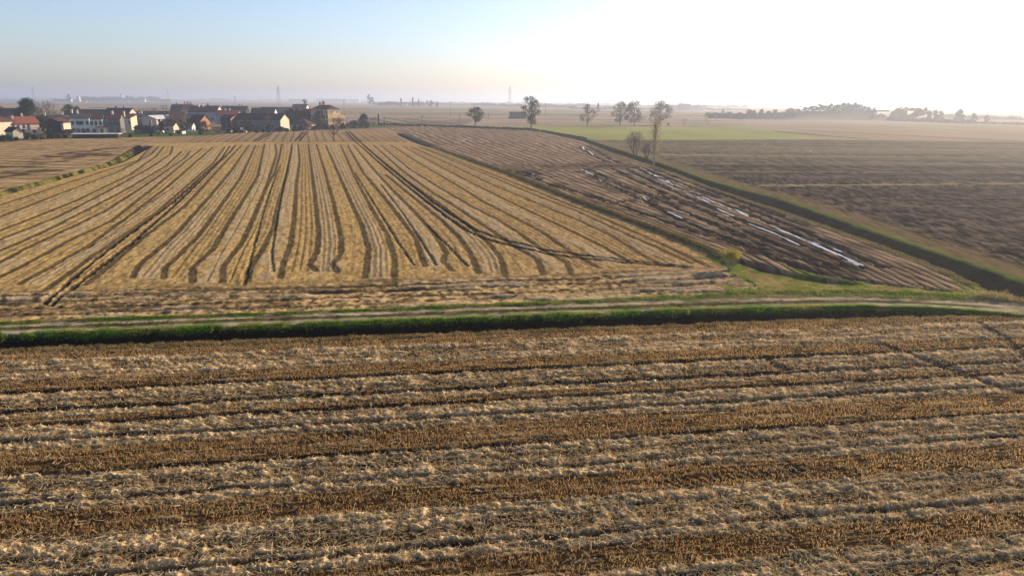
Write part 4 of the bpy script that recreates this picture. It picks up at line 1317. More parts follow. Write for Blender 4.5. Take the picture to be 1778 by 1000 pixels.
house('house', 'shed roofed house with sloping brown tiles left of teal roof', 'house', 293, 318, 222, 208, 197, 14, 10, 'dgrey', 'brownroof', 'mono', [(.3, .3, .9, 1.2)])
house('barn', 'barn with teal grey sheet roof below the large grey house', 'barn', 321, 352, 217, 207, 200.5, 12, 9, 'dgrey', 'greyroof', 'gable')
house('house', 'dark house with small orange brick gable', 'house', 330, 349, 225, 211, 201.5, -10, 8, 'dgrey', 'darkroof', 'gable', [], [(.5, .75, .9, 1.1)], rside='brick')
house('house', 'blue grey gable house with rosy red roof behind brick tower', 'house', 377, 414, 216, 201, 193.5, 10, 10, 'bluegrey', 'redroof', 'gable', [(.2, .3, 1, 1.4)], [], [(.35, .5, .9, 'white'), (.55, .5, .9, 'white')])
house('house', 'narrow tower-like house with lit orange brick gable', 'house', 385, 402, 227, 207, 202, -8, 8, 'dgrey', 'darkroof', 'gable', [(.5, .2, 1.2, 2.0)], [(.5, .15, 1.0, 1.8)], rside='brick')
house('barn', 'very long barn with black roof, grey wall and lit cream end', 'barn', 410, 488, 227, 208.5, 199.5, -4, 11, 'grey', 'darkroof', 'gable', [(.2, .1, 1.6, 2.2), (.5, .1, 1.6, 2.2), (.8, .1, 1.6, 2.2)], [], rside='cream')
house('annex', 'low annex with brown tiled roof and cream wall', 'annex', 502, 536, 223.5, 217, 207.5, -6, 10, 'cream', 'brownroof', 'hip', [(.3, .1, 1.2, 1.6), (.7, .1, 1.0, 1.4)])
house('barn', 'dark roofed barn with small white gable behind the long barn', 'barn', 436, 476, 212, 200, 189.5, 2, 10, 'dgrey', 'darkroof', 'gable', [], [], rside='white')
house('house', 'dark house with a row of red topped chimneys above long roof', 'house', 385, 428, 207, 194, 186, 8, 10, 'dgrey', 'darkroof', 'gable', [], [], [(.7, .5, 1.2, 'brick'), (.8, .5, 1.2, 'brick')])
house('barn', 'long slate grey roof between the village and the manor', 'barn', 452, 508, 208, 197, 188, 6, 12, 'grey', 'greyroof', 'gable')
house('house', 'brown roofed upper house with pale gable beside the manor', 'house', 506, 530, 206, 193, 183, -6, 12, 'grey', 'brownroof', 'gable', [], [(.5, .6, .9, 1.3)], [(.02, .5, .9, 'white')], rside='white')
iv = house('manor', 'big manor wall covered in dark ivy under brown roof', 'manor', 497, 541, 219, 194.5, 191.5, -8, 12, 'dgrey', 'brownroof', 'mono', [], [])
# ivy on its front
r = np.random.default_rng(3)
wv_ = max(v.co.x for v in iv.children[0].data.vertices)
dv_ = min(v.co.y for v in iv.children[0].data.vertices)
hv_ = max(v.co.z for v in iv.children[0].data.vertices)
cs = np.stack([r.uniform(-wv_, wv_, 130), np.full(130, dv_ - 0.1), r.uniform(0.2, hv_ * 0.95, 130)], 1)
v, f = leaf_cloud(cs, [1.3] * 130, 26, 0.55, 9)
v[:, 1] = np.minimum(dv_ - 0.03 - 0.35 * np.abs(v[:, 1] - dv_), dv_ - 0.02)
mesh_np('ivy', v, f, M['ivy'], parent=iv)

def ruin(label, xl, xr, yb, tops, rot, dep, roofed):
    X0, Y0 = gp(xl, yb)
    D0 = depth(Y0)
    mpp = D0 / F
    a = math.radians(rot)
    w = (xr - xl) * mpp / math.cos(a + math.atan2(X0, Y0) * -1 * 0 - 0.3)
    root = empty('ruined_manor', (X0 + math.cos(a) * w / 2 - math.sin(a) * dep / 2, Y0 + math.sin(a) * w / 2 + math.cos(a) * dep / 2, -0.05), a)
    tag(root, label, 'ruin')
    rr_ = random.Random(len(tops))
    mb = MB()
    n = len(tops)
    for i, tp in enumerate(tops):
        z = (yb - tp) * mpp / cP
        xa, xb = -w / 2 + w * i / n, -w / 2 + w * (i + 1) / n - 0.004
        mb.box(xa, xb, -dep / 2, -dep / 2 + 0.7, 0, z)
    for j in range(5):
        z = (yb - tops[-1]) * mpp / cP * rr_.uniform(0.8, 1.0)
        ya = -dep / 2 + 0.703 + (dep - 0.7) * j / 5
        mb.box(w / 2 - .7, w / 2, ya, ya + (dep - .7) / 5 - .004, 0, z)
    mb.box(-w / 2, -w / 2 + .6, -dep / 2 + .71, dep / 2, 0, (yb - tops[0]) * mpp / cP * .96)
    mb.build('wall', M['ruin'], root)
    z = (yb - min(tops)) * mpp / cP
    for i in range(n):
        for fz in (0.18, 0.5, 0.78):
            if rr_.random() < 0.75:
                zz = (yb - tops[i]) * mpp / cP * fz
                xx = -w / 2 + w * (i + 0.5) / n
                q = MB().box(xx - .45, xx + .45, -dep / 2 - .04, -dep / 2 + .1, zz, zz + 1.5)
                q.build('window', M['glass'], root)  # dark pane stands for the shade inside an open window hole
    if roofed:
        q = MB()
        q.add([(-w / 2 - .4, -dep / 2 - .4, z + .02), (w / 2 + .4, -dep / 2 - .4, z + .02), (w / 2 + .4, dep / 2, z + .02), (-w / 2 - .4, dep / 2, z + .02),
               (-w / 2 + 2, 0, z + 2.6), (w / 2 - 2.5, 0, z + 2.6)], [(3, 2, 1, 0), (0, 1, 5, 4), (1, 2, 5), (2, 3, 4, 5), (3, 0, 4)])
        ro = q.build('roof', M['brownroof'], root)
        for k in (.18, .4):
            MB().box(-w / 2 + w * k - .5, -w / 2 + w * k + .5, -.5, .5, z + 1.2, z + 4.2).build('chimney', M['brick'], ro)
    return root
ruin('tall crumbling manor of orange and cream brick with gaping windows', 542, 568, 218, [195, 194, 196, 193, 192, 193, 193], -32, 10, True)
ruin('low roofless ruin with jagged cream walls right of the manor', 567, 584, 217.5, [200, 204, 197, 203, 207, 199], -26, 8, False)

house('shed', 'low white garage right of the small cream cottage', 'garage', 304, 317, 233, 228, 227.5, 6, 4, 'white', 'greyroof', 'flat', [(.5, .02, 1.8, 1.7)])
house('shed', 'tiny pale hut at the foot of the orange brick tower house', 'hut', 391, 398, 230, 226.5, 224.5, -4, 3, 'white', 'darkroof', 'front')
house('shed', 'little white shed before the long barn by the rusty tree', 'shed', 419, 426, 229.5, 225.5, 223, 10, 3, 'white', 'sheet', 'gable')
house('house', 'small pale house with dark roof tucked behind the lawn tree', 'house', 322, 334, 228, 219, 214, 12, 7, 'white', 'darkroof', 'gable', [(.3, .4, .8, 1.1), (.7, .4, .8, 1.1)])
# sheet-roofed store and other things in the gardens
house('store', 'long low black store with pale flat roof at field edge', 'shed', 126, 205, 240.5, 234, 233.8, 16, 5, 'wood', 'sheet', 'flat', over=.5)
house('shed', 'small cream box shed in front of the pale adjoining house', 'shed', 172, 187, 234, 222, 221.5, 40, 4, 'cream', 'brownroof', 'flat', [(.4, .2, .9, 1.8)])
x, y, mpp = spot(667, 218)
t = empty('sluice_gate', (x, y, 0), 0.3)
tag(t, 'small concrete sluice gate with dark shutter on the green patch', 'sluice gate')
MB().box(-.9, -.5, -.4, .4, -.3, 2.0).box(.5, .9, -.4, .4, -.3, 2.2).box(-.9, .9, -.3, .3, 2.203, 2.5).build('frame', M['concrete'], t)
MB().box(-.49, .49, -.06, .06, -.2, 1.6).build('shutter', M['wood'], t)
MB().tube((0, 0, 2.5), (0, 0, 3.3), .06, .06).tube((-.35, 0, 3.3), (.35, 0, 3.3), .05, .05).build('handle', M['steel'], t)
for (px, yb, lab, s_) in ((1459, 491.5, 'flat concrete culvert slab over the short trench end', 1.0),):
    x, y, mpp = spot(px, yb)
    o = MB().box(-1.1 * s_, 1.1 * s_, -.35, .35, -.12, .10).box(-1.0 * s_, -.8 * s_, -.3, .3, .103, .16).box(.75 * s_, .95 * s_, -.3, .3, .103, .15).build('culvert_slab', M['concrete'])
    o.location = (x, y, float(ground_z(np.array(x), np.array(y))) + 0.12)
    o.rotation_euler = (0.03, 0.05, -0.35)
    tag(o, lab, 'slab')

# ------------------------------------------------------------------ trees and shrubs around the village
TV = [
 ('evergreen_tree', 'huge rounded dark evergreen behind the red roofed house', 'tree', 54, 226, 174.5, 38, 'oak', 'dgreen', dict(nclump=90, nleaf=70, crown0=.06, clump=.17)),
 ('bare_tree', 'tall wispy grey tree right of the huge evergreen', 'tree', 84, 222, 174, 34, 'bare', 'twig', dict(levels=4, fork=.28)),
 ('bare_tree', 'shorter brown tree in front of the wispy grey tree', 'tree', 94, 224, 189, 24, 'bare', 'twigred', dict(levels=4, fork=.24)),
 ('leafy_tree', 'broad green tree above the long black roof', 'tree', 124, 216, 183.5, 26, 'oak', 'mgreen', dict(nclump=40, nleaf=50, crown0=.15)),
 ('leafy_tree', 'small pale green tree touching the broad green tree', 'tree', 139, 216, 186, 12, 'oak', 'olive', dict(nclump=14, nleaf=30)),
 ('leafy_tree', 'narrow dark tree between red roof and dark barn', 'tree', 78, 236, 208, 11, 'tall', 'dgreen', dict(nclump=20, nleaf=40, crown0=.2)),
 ('bare_tree', 'rounded grey leafless tree left of the far roofs', 'tree', 250, 209, 184.5, 22, 'bare', 'twig', dict(levels=4, upright=.4)),
 ('bare_tree', 'faint brown leafless tree between the two grey ones', 'tree', 270, 209, 186.5, 14, 'bare', 'twigred', dict(levels=4)),
 ('bare_tree', 'round grey leafless tree left of the four chimneys', 'tree', 287, 208, 181, 18, 'bare', 'twig', dict(levels=4, upright=.4)),
 ('cypress', 'taller of two dark cypresses beside the small cottage', 'tree', 278.7, 229, 208, 4.5, 'column', 'dgreen', dict(nclump=22, nleaf=30, crown0=.03, clump=.4)),
 ('cypress', 'shorter cypress on the cottage side of the pair', 'tree', 283.5, 230, 211, 4, 'column', 'dgreen', dict(nclump=20, nleaf=30, crown0=.03, clump=.4)),
 ('bush', 'yellow green bush at the foot of the cypresses', 'bush', 279.5, 234, 220, 10, 'bush', 'olive', dict(nclump=16, nleaf=40, crown0=.05, clump=.22)),
 ('bare_tree', 'reddish leafless tree on the lawn by the cottage', 'tree', 313, 233, 200, 32, 'bare', 'twigred', dict(levels=4, fork=.22)),
 ('leafy_tree', 'small orange tree right of the reddish lawn tree', 'tree', 325, 232, 213, 14, 'oak', 'russet', dict(nclump=14, nleaf=36)),
 ('bush', 'black rounded bush alone on the lawn edge', 'bush', 347, 235, 229, 6.5, 'bush', 'dgreen', dict(nclump=10, nleaf=30, crown0=.02, clump=.25)),
 ('bush', 'dark shrub under the small orange brick gable', 'bush', 354, 231, 212, 26, 'bush', 'dgreen', dict(nclump=22, nleaf=40, crown0=.02, clump=.2)),
 ('bare_bush', 'grey brushy bush at the right end of the lawn', 'bush', 380, 234, 217, 18, 'bare', 'twig', dict(levels=3, multi=4)),
 ('bush', 'brown bush below the orange brick tower house', 'bush', 411, 231, 214, 12, 'bush', 'russet', dict(nclump=14, nleaf=40, crown0=.02)),
 ('leafy_tree', 'rusty leaved tree before the very long barn', 'tree', 427, 230, 204, 15, 'oak', 'russet', dict(nclump=22, nleaf=36, crown0=.15)),
 ('leafy_tree', 'green lower tree right of the rusty tree', 'tree', 434, 230.5, 211, 15, 'oak', 'olive', dict(nclump=18, nleaf=40, crown0=.1)),
 ('bare_tree', 'tall upright brown tree against the long barn wall', 'tree', 467, 230, 196, 15, 'bare', 'twigred', dict(levels=4, upright=.9, fork=.3)),
 ('bush', 'round dark bush at the foot of the upright tree', 'bush', 466, 230, 217, 11, 'bush', 'dgreen', dict(nclump=14, nleaf=40, crown0=.02)),
 ('bush', 'low dark hedge plant before the barn end', 'bush', 489, 229, 221, 18, 'bush', 'dgreen', dict(nclump=16, nleaf=30, crown0=.02, clump=.2)),
 ('bush', 'dark bush in front of the low annex', 'bush', 513, 228, 219, 14, 'bush', 'dgreen', dict(nclump=14, nleaf=36, crown0=.02)),
 ('bush', 'brown scrub at the foot of the ivy manor', 'bush', 535, 226, 216, 24, 'bush', 'twigred', dict(nclump=18, nleaf=30, crown0=.02)),
 ('bush', 'dark scrub beneath the crumbling manor', 'bush', 556, 225, 212, 26, 'bush', 'dgreen', dict(nclump=22, nleaf=36, crown0=.02, clump=.2)),
 ('bare_bush', 'grey twiggy scrub right of the low ruin', 'bush', 588, 222, 203, 28, 'bare', 'twig', dict(levels=3, multi=4)),
 ('bush', 'dark green hedge left of the round thicket', 'hedge', 612, 222.5, 210.5, 26, 'bush', 'dgreen', dict(nclump=24, nleaf=36, crown0=.02, clump=.2)),
 ('bush', 'big round dark thicket at the end of the village', 'bush', 632, 222.5, 199, 26, 'bush', 'dgreen', dict(nclump=34, nleaf=50, crown0=.02, clump=.18)),
 ('bare_bush', 'wispy brown brush right of the round thicket', 'bush', 649, 219, 202, 18, 'bare', 'twigred', dict(levels=3, multi=3)),
 ('cypress', 'thin lone cypress by the green patch', 'tree', 657.5, 217, 199.5, 2.6, 'column', 'dgreen', dict(nclump=20, nleaf=24, crown0=.03, clump=.4)),
 ('conifer', 'grey blue conical tree above the crumbling manor', 'tree', 562.5, 197, 177, 11, 'cone', 'dgreen', dict(nclump=26, nleaf=36, crown0=.08)),
 ('leafy_tree', 'small umbrella shaped tree above the upper house', 'tree', 529.5, 192, 174.5, 6, 'oak', 'dgreen', dict(nclump=12, nleaf=24, crown0=.6, clump=.24)),
 ('bush', 'low green shrub before the pink house', 'bush', 53, 239, 231, 22, 'bush', 'mgreen', dict(nclump=16, nleaf=36, crown0=.02)),
 ('bare_bush', 'brown thorny bush right of the cream shed', 'bush', 70, 243, 232, 16, 'bare', 'twigred', dict(levels=3, multi=3)),
 ('bush', 'dark hedge shrub under the dark barn', 'hedge', 95, 239, 230, 26, 'bush', 'dgreen', dict(nclump=18, nleaf=36, crown0=.02, clump=.2)),
 ('bush', 'black hedge shrub in the bottom left garden corner', 'hedge', 8, 246, 235, 30, 'bush', 'dgreen', dict(nclump=22, nleaf=36, crown0=.02, clump=.2)),
 ('bare_bush', 'brown leafless bush left of the long black store', 'bush', 116, 239, 229, 14, 'bare', 'twigred', dict(levels=3, multi=3)),
 ('bare_tree', 'small leafless garden tree at the right end of the store', 'tree', 213, 238, 221, 14, 'bare', 'twigred', dict(levels=3)),
 ('bare_tree', 'small leafless tree on the lawn left of the dark shed', 'tree', 241, 238, 224, 14, 'bare', 'twig', dict(levels=3)),
 ('bare_bush', 'pinkish bush before the white house wall', 'bush', 146, 233, 222, 18, 'bare', 'twigred', dict(levels=3, multi=3)),
]
for i, (nm, lab, cat, px, b, tp, wp, kd, lf2, kw) in enumerate(TV):
    tree_at(nm, lab, cat, px, b, tp, wp, kd, lf2, seed=200 + i, **kw)

SH = [(-6, 243, 9), (6, 244, 8), (17, 244.5, 9), (30, 244, 10), (46, 243, 9), (60, 242.5, 11), (74, 242, 8), (88, 241.5, 11), (101, 241, 9), (112, 240.5, 10), (205, 239.5, 8),
      (226, 238.5, 7), (262, 237, 7), (296, 236, 6), (398, 232, 10), (407, 231.5, 9), (419, 231, 8), (446, 230.5, 9), (457, 230, 7), (479, 229, 9), (498, 228.5, 10), (523, 227, 11),
      (545, 226, 10), (566, 225, 11), (578, 224, 9), (596, 223.5, 12)]
sh0 = None
for i, (px, b, wp) in enumerate(SH):
    x, y, mpp = spot(px, b)
    if sh0 is None:
        sh0 = t = build_tree('shrub', 2.2, 3.0, 'bush', M['ivy'], M['bark'], 77, nclump=16, nleaf=22, lsize=.4, crown0=.03, clump=.24)
    else:
        t = copy_tree(sh0)
    s_ = wp * mpp / 3.0
    t.location = (x, y, -0.05)
    t.rotation_euler = (0, 0, i * 1.7)
    t.scale = (s_, s_, s_ * (0.75 + 0.5 * ((i * 37) % 10) / 10))
    tag(t, 'dark low shrub in the ragged hedge along the village edge', 'shrub', 'low shrubs along the village edge')

# ------------------------------------------------------------------ trees standing in the fields
tree_at('walnut_tree', 'spreading leafless tree at the edge of the striped field', 'tree', 580, 246, 205, 52, 'bare', 'twig', seed=31, levels=4, fork=.24, upright=.35)
tree_at('oak_tree', 'round topped tree standing alone on the dark hedge line', 'tree', 825, 221, 188, 27, 'oak', 'olive', seed=32, nclump=34, nleaf=46, crown0=.32, clump=.15)
tree_at('oak_tree', 'tallest field tree with lumpy dark crown and russet skirt', 'tree', 922, 225.5, 170.5, 33, 'tall', 'olive', seed=33, nclump=44, nleaf=46, crown0=.2, clump=.15)
tree_at('oak_tree', 'slender thin crowned tree left of the close pair', 'tree', 1020, 219.5, 183.5, 29, 'oak', 'russet', seed=34, nclump=32, nleaf=20, crown0=.24, clump=.13)
tree_at('oak_tree', 'leaning tree on the left of the close pair', 'tree', 1076, 219, 179, 28, 'oak', 'russet', seed=35, nclump=34, nleaf=30, crown0=.2, clump=.14, lean=.03)
tree_at('oak_tree', 'straight tree on the right of the close pair', 'tree', 1101, 219, 177.5, 31, 'oak', 'russet', seed=36, nclump=38, nleaf=32, crown0=.16, clump=.14)
tree_at('oak_tree', 'broad crowned tree behind the yellow poplar', 'tree', 1145, 218, 178, 38, 'oak', 'olive', seed=37, nclump=42, nleaf=40, crown0=.2, clump=.14)
tree_at('pollard_tree', 'stubby pollard nearer to the broad crowned tree', 'tree', 1188, 218.5, 206.5, 11, 'bare', 'twig', seed=38, levels=3, fork=.3)
tree_at('pollard_tree', 'stubby rounded pollard farther right along the meadow', 'tree', 1228, 219, 208, 9, 'bare', 'twigred', seed=39, levels=3, fork=.35)
tree_at('bush', 'tiny shrub between the poplar and the pollards', 'bush', 1160, 218.5, 214, 5, 'bush', 'twig', seed=40, nclump=8, nleaf=20, crown0=.02)
pop = tree_at('poplar_tree', 'tall poplar with thin yellow top and pale trunk', 'tree', 1135, 288, 206, 24, 'poplar', 'gold', 'paleb', seed=41, nclump=80, nleaf=8, lsize=.20, crown0=.36, clump=.24, trunk_r=.15)
tree_at('bare_bush', 'large leafless bush on the drain bank left of poplar', 'bush', 1103, 278, 226, 34, 'bare', 'twig', seed=42, levels=4, multi=3, upright=.8, fork=.26, trunk_r=.10)
tree_at('bare_bush', 'faint rosy leafless bush between dark bush and poplar', 'bush', 1123, 281, 233, 22, 'bare', 'twigred', seed=44, levels=4, multi=2, upright=.8)
x, y, mpp = spot(1268, 469)
wl_ = bare_tree('willow_shrub', 50 * mpp, 34 * mpp, M['paleb'], M['yellow'], 43, levels=2, multi=22, upright=1.1, fork=.4, trunk_r=.02, leaf=M['yellow'], nleaf=3, lsize=.12)
place(wl_, 1268, 469)
tag(wl_, 'yellow leaved willow shrub where the bund meets the trench', 'shrub')
tree_at('bush', 'dark low thicket around the far field barn', 'bush', 886, 206.5, 196, 7, 'bush', 'dgreen', seed=45, nclump=10, nleaf=30, crown0=.02)
house('barn', 'lone low dark barn in the fields behind the tallest tree', 'barn', 885, 913, 206.5, 199, 195.5, 0, 9, 'dgrey', 'darkroof', 'gable')
tree_at('bush', 'dark bush at the right end of the lone barn', 'bush', 910, 206, 197, 9, 'bush', 'dgreen', seed=46, nclump=10, nleaf=30, crown0=.02)

# ------------------------------------------------------------------ poles and pylons
def pole(label, px, base, top, group='utility poles across the far fields'):
    x, y, mpp = spot(px, base)
    hh = (base - top) * mpp / cP
    t = empty('utility_pole', (x, y, 0), 0.15)
    tag(t, label, 'utility pole', group)
    r0 = max(.12, .10 * mpp)
    MB().tube((0, 0, -.5), (0, 0, hh), r0 * 1.2, r0 * .8, 6).build('post', M['wood'], t)
    MB().box(-.9, .9, -.08, .08, hh - .9, hh - .7).build('crossarm', M['wood'], t)
    q = MB()
    for k in (-.8, 0, .8):
        q.tube((k, 0, hh - .697), (k, 0, hh - .4), .07, .05, 6)
    q.build('insulator', M['concrete'], t)
pole('utility pole right of the ruin, tallest of the left ones', 598, 203, 176.5)
pole('short utility pole beside the sluice gate', 667.5, 217, 203.5)
pole('utility pole left of the tall mid field pole', 733, 217, 201)
pole('tall utility pole left of the round topped tree', 782, 203, 178.5)
pole('utility pole just left of the round topped tree', 797.5, 218, 199.5)
pole('utility pole right of the tallest field tree', 946.5, 203, 180)
pole('utility pole left of the embankment wood', 1263, 203, 179.5)
pole('utility pole rising from the embankment scrub', 1361.5, 205, 181.5)
pole('small utility pole far behind the slate grey roof', 407, 189, 178)
pole('utility pole between the round topped and tallest trees', 848, 208, 199)
def pylon(label, px, base, top):
    x, y, mpp = spot(px, base)
    hh = (base - top) * mpp / cP
    t = empty('lattice_pylon', (x, y, 0), random.uniform(-.3, .3))
    tag(t, label, 'pylon', 'pylons on the horizon')
    q = MB()
    rr_ = .16
    def wd(z):
        return (3.6 * (1 - z / hh) ** 1.4 + .55)
    zs = [hh * k / 9 for k in range(10)]
    for s1 in (-1, 1):
        for s2 in (-1, 1):
            for a, b in zip(zs[:-1], zs[1:]):
                q.tube((s1 * wd(a), s2 * wd(a), a), (s1 * wd(b), s2 * wd(b), b), rr_, rr_, 4)
    for i, (a, b) in enumerate(zip(zs[:-1], zs[1:])):
        for s2 in (-1, 1):
            q.tube((-wd(a), s2 * wd(a), a), (wd(b), s2 * wd(b), b), rr_ * .6, rr_ * .6, 3)
            q.tube((wd(a), s2 * wd(a), a), (-wd(b), s2 * wd(b), b), rr_ * .6, rr_ * .6, 3)
            q.tube((s2 * wd(a), -wd(a), a), (s2 * wd(b), wd(b), b), rr_ * .6, rr_ * .6, 3)
    q.build('tower', M['steel'], t)
    for k, z in enumerate((hh * .70, hh * .80, hh * .90)):
        L = (5.5, 4.6, 3.6)[k]
        MB().tube((-L, 0, z), (L, 0, z), .15, .15, 4).tube((-L, 0, z), (0, 0, z + 1.4), .1, .1, 3).tube((L, 0, z), (0, 0, z + 1.4), .1, .1, 3).build('crossarm', M['steel'], t)
pylon('faint lattice pylon at the far left above the evergreen', 60.5, 180, 152)
pylon('lattice pylon above the long slate grey roof', 485, 186, 151.5)
pylon('clearest lattice pylon left of the tallest field tree', 885, 188, 152)
pylon('faint lattice pylon before the pale factory on the right', 1211, 193, 164)
pylon('short lattice mast above the far white arched hall', 293, 179, 158)

# ------------------------------------------------------------------ the horizon: far buildings and woods
def far_house(label, xl, xr, yb, ye, yr, wall='white', roof='brownroof', style='gable', group='white houses of the far village'):
    return house('far_house', label, 'house', xl, xr, yb, ye, yr, 5, 10, wall, roof, style, group=group)
far_house('white far house beside the first clump of far trees', 118, 124, 177.3, 173.6, 172.2)
far_house('tallest white far house, a cube standing clear of trees', 133, 138.5, 177, 168.2, 166.4, style='flat')
far_house('low white far house left of the tall wooded stretch', 147, 150, 176.8, 173.5, 172.5)
far_house('small white house with steep roof in the tall far wood', 210, 213, 176.5, 167, 164.5)
far_house('second small white house right of the steep roofed one', 219, 223, 176.8, 170, 167.5)
far_house('low white far house at the right end of the wood', 247, 252, 177.5, 173, 171)
far_house('white far building among conifers beyond the thicket', 697, 708, 184.5, 180.5, 178.5)
def hall(label, xl, xr, yb, ye, wall, roof):
    t = house('industrial_hall', label, 'industrial hall', xl, xr, yb, ye, ye - .8, 4, 40, wall, roof, 'gable')
    return t
hall('white arched roof hall at the right of the far village', 277, 297, 177.5, 172.5, 'grey', 'white')
hall('long blue grey factory beyond the upper house', 501, 535, 177.5, 173, 'bluegrey', 'bluegrey')
hall('long blue grey factory left of the white halls', 549, 602, 177.8, 172.8, 'bluegrey', 'bluegrey')
hall('large white hall on the horizon', 604.5, 624, 178, 172.8, 'white', 'white')
hall('small low white hall beside the pair of far trees', 631.5, 638, 178, 175.5, 'white', 'white')
hall('pale flat factory behind the faint right pylon', 1172, 1226, 191, 183.5, 'bluegrey', 'sheet')
hall('raised middle block of the pale right factory', 1187, 1199, 192, 181.5, 'bluegrey', 'sheet')

def wood_line(name, px0, px1, base, hmin, hmax, seed, n=None, mat_='farwood', thick=14, gapk=0.0):
    r = np.random.default_rng(seed)
    n = n or int((px1 - px0) * 1.6)
    px = np.sort(r.uniform(px0, px1, n))
    cs, rs_ = [], []
    for p in px:
        b = base(p) if callable(base) else base
        x, y, mpp = spot(p, b)
        nn_ = vn(np.array([p / 9.0]), np.array([seed * 1.3]), seed)[0]
        if nn_ < gapk:
            continue
        hh = (hmin + (hmax - hmin) * nn_ ** 1.3 * r.uniform(.7, 1.1)) * mpp
        rad = max(min(1.6, .6 * hh), .42 * hh)
        yy = y + r.uniform(0, thick)
        for k in range(2):
            cs.append((x + r.normal(0, rad * .5), yy, max(rad * .5, hh - rad if k else hh * .45)))
            rs_.append(rad)
    x, y, mpp = spot((px0 + px1) / 2, base((px0 + px1) / 2) if callable(base) else base)
    v, f = leaf_cloud(cs, rs_, 26, max(min(1.0, 2.2 * mpp), 1.3 * mpp), seed, .95)
    v[:, 2] = np.maximum(v[:, 2], 0.0)
    o = mesh_np(name, v, f, M[mat_])
    tag(o, kind='stuff')
    return o
wood_line('far_wood', 92, 135, 177, 3, 7, 1)
wood_line('far_wood', 135, 275, 177, 4, 12, 2)
wood_line('far_wood', 272, 420, 175.8, 1.5, 5, 3)
wood_line('far_wood', 0, 92, 173.5, 1, 4, 4)
wood_line('far_wood', 420, 640, 176.0, 1, 4, 5)
wood_line('far_wood', 654, 735, 184, 5, 9.5, 6)
wood_line('far_wood', 735, 1010, lambda p: 182.5 + (p - 735) * .012, 1.5, 6, 7)
wood_line('far_wood', 820, 1000, lambda p: 184.5 + (p - 820) * .02, 2.5, 7, 8)
wood_line('far_wood', 990, 1300, lambda p: 189.5 + (p - 990) * .008, 2, 5, 9)
wood_line('far_wood', 1000, 1300, lambda p: 185.5 + (p - 1000) * .008, 2, 7, 10)
wood_line('far_wood', 1640, 1778, lambda p: 205 + (p - 1640) * .03, 2, 8, 11, gapk=.35)
wood_line('far_wood', 640, 1100, lambda p: 179.6 + (p - 640) * .006, 1.0, 4, 12)
LLp = [(655, 217.3), (760, 220), (921, 226.2), (960, 232), (1018, 242.5)]
wood_line('drain_hedge', 655, 1018, lambda p: float(np.interp(p, [a for a, b in LLp], [b for a, b in LLp])), 1.6, 3.4, 16, n=620, mat_='dgreen', thick=3)
wood_line('embankment_scrub', 1232, 1515, lambda p: 208 - .5 * abs(p - 1400) / 100, 9, 15, 13, n=460, thick=10)
wood_line('embankment_scrub', 1680, 1790, lambda p: 214.5 + (p - 1680) * .03, 2, 6, 15, n=90, thick=10)
wood_line('embankment_scrub', 1548, 1690, lambda p: 210.5 + (p - 1548) * .035, 4, 9, 14, n=130, thick=10)
FT = [('far_tree', 'taller of two hazy trees beside the small white hall', 641, 182.5, 165.5, 8, 'column', dict(nclump=18, crown0=.1)),
      ('far_tree', 'broader hazy tree right of the taller one by the hall', 646.5, 182.5, 170, 9, 'oak', dict(nclump=18, crown0=.1)),
      ('conifer', 'left conifer in the hazy conifer wood', 696.5, 185, 171.5, 7, 'cone', dict(nclump=18, crown0=.05)),
      ('conifer', 'tallest conifer in the hazy conifer wood', 717, 185.5, 170, 6.5, 'cone', dict(nclump=18, crown0=.05)),
      ('conifer', 'last conifer at the right of the hazy wood', 727, 185.5, 173.5, 5, 'cone', dict(nclump=16, crown0=.05)),
      ('far_tree', 'round hazy tree with short trunk right of the conifers', 748.5, 186.5, 176, 7, 'oak', dict(nclump=16, crown0=.2)),
      ('far_tree', 'smallest round hazy tree farther right of the conifers', 759.5, 187, 179.5, 5, 'oak', dict(nclump=14, crown0=.2)),
      ('far_tree', 'hazy round tree nearest the conifer wood', 742, 183.5, 175.5, 5.5, 'oak', dict(nclump=14, crown0=.1)),
      ('far_tree', 'lone hazy tree among the far pale houses', 408, 176.5, 167, 6, 'cone', dict(nclump=14, crown0=.05)),
      ('far_tree', 'dark tree behind the first white far house', 120, 178, 165, 7, 'oak', dict(nclump=14, crown0=.1)),
      ('far_tree', 'hazy tree with pointed top right of the slender tree', 1038, 196, 179.5, 9, 'cone', dict(nclump=16, crown0=.1)),
      ('far_tree', 'small hazy round tree beyond the pollards', 1254.5, 199, 191, 5, 'oak', dict(nclump=12, crown0=.1))]
for i, (nm, lab, px, b, tp, wp, kd, kw) in enumerate(FT):
    tree_at(nm, lab, 'tree', px, b, tp, wp, kd, 'farwood', seed=400 + i, nleaf=26, **kw)

# embankment, bridge and the wood that hides the road
EB = [(1282, 195, 9), (1299, 190, 10), (1308, 191, 9), (1321, 189, 9), (1334, 192, 10), (1345, 190, 9), (1371, 187.5, 14), (1384, 189, 10), (1398, 186, 12),
      (1410, 184, 13), (1421, 181, 16), (1432, 183, 14), (1441, 180, 15), (1452, 181.5, 15), (1462, 178.5, 17), (1471, 179, 15), (1480, 178, 14), (1489, 181, 13),
      (1498, 184, 12), (1506, 185, 11), (1514, 187, 9), (1554, 188, 10), (1561, 186, 11), (1570, 186, 12), (1580, 188, 12), (1590, 187, 12), (1597, 189, 9),
      (1604, 186, 8), (1612, 191, 9), (1622, 191, 9), (1631, 192, 10), (1664, 189.5, 14), (1690, 196, 10), (1712, 199, 8)]
protos = []
for k, (kd, lf2) in enumerate((('oak', 'farwood'), ('tall', 'farwood'), ('oak', 'russet'), ('bush', 'farwood'))):
    t = build_tree('embankment_tree', 10.0, 9.0, kd, M[lf2], M['bark'], 500 + k, nclump=26, nleaf=26, lsize=.9, crown0=.12, clump=.16)
    protos.append(t)
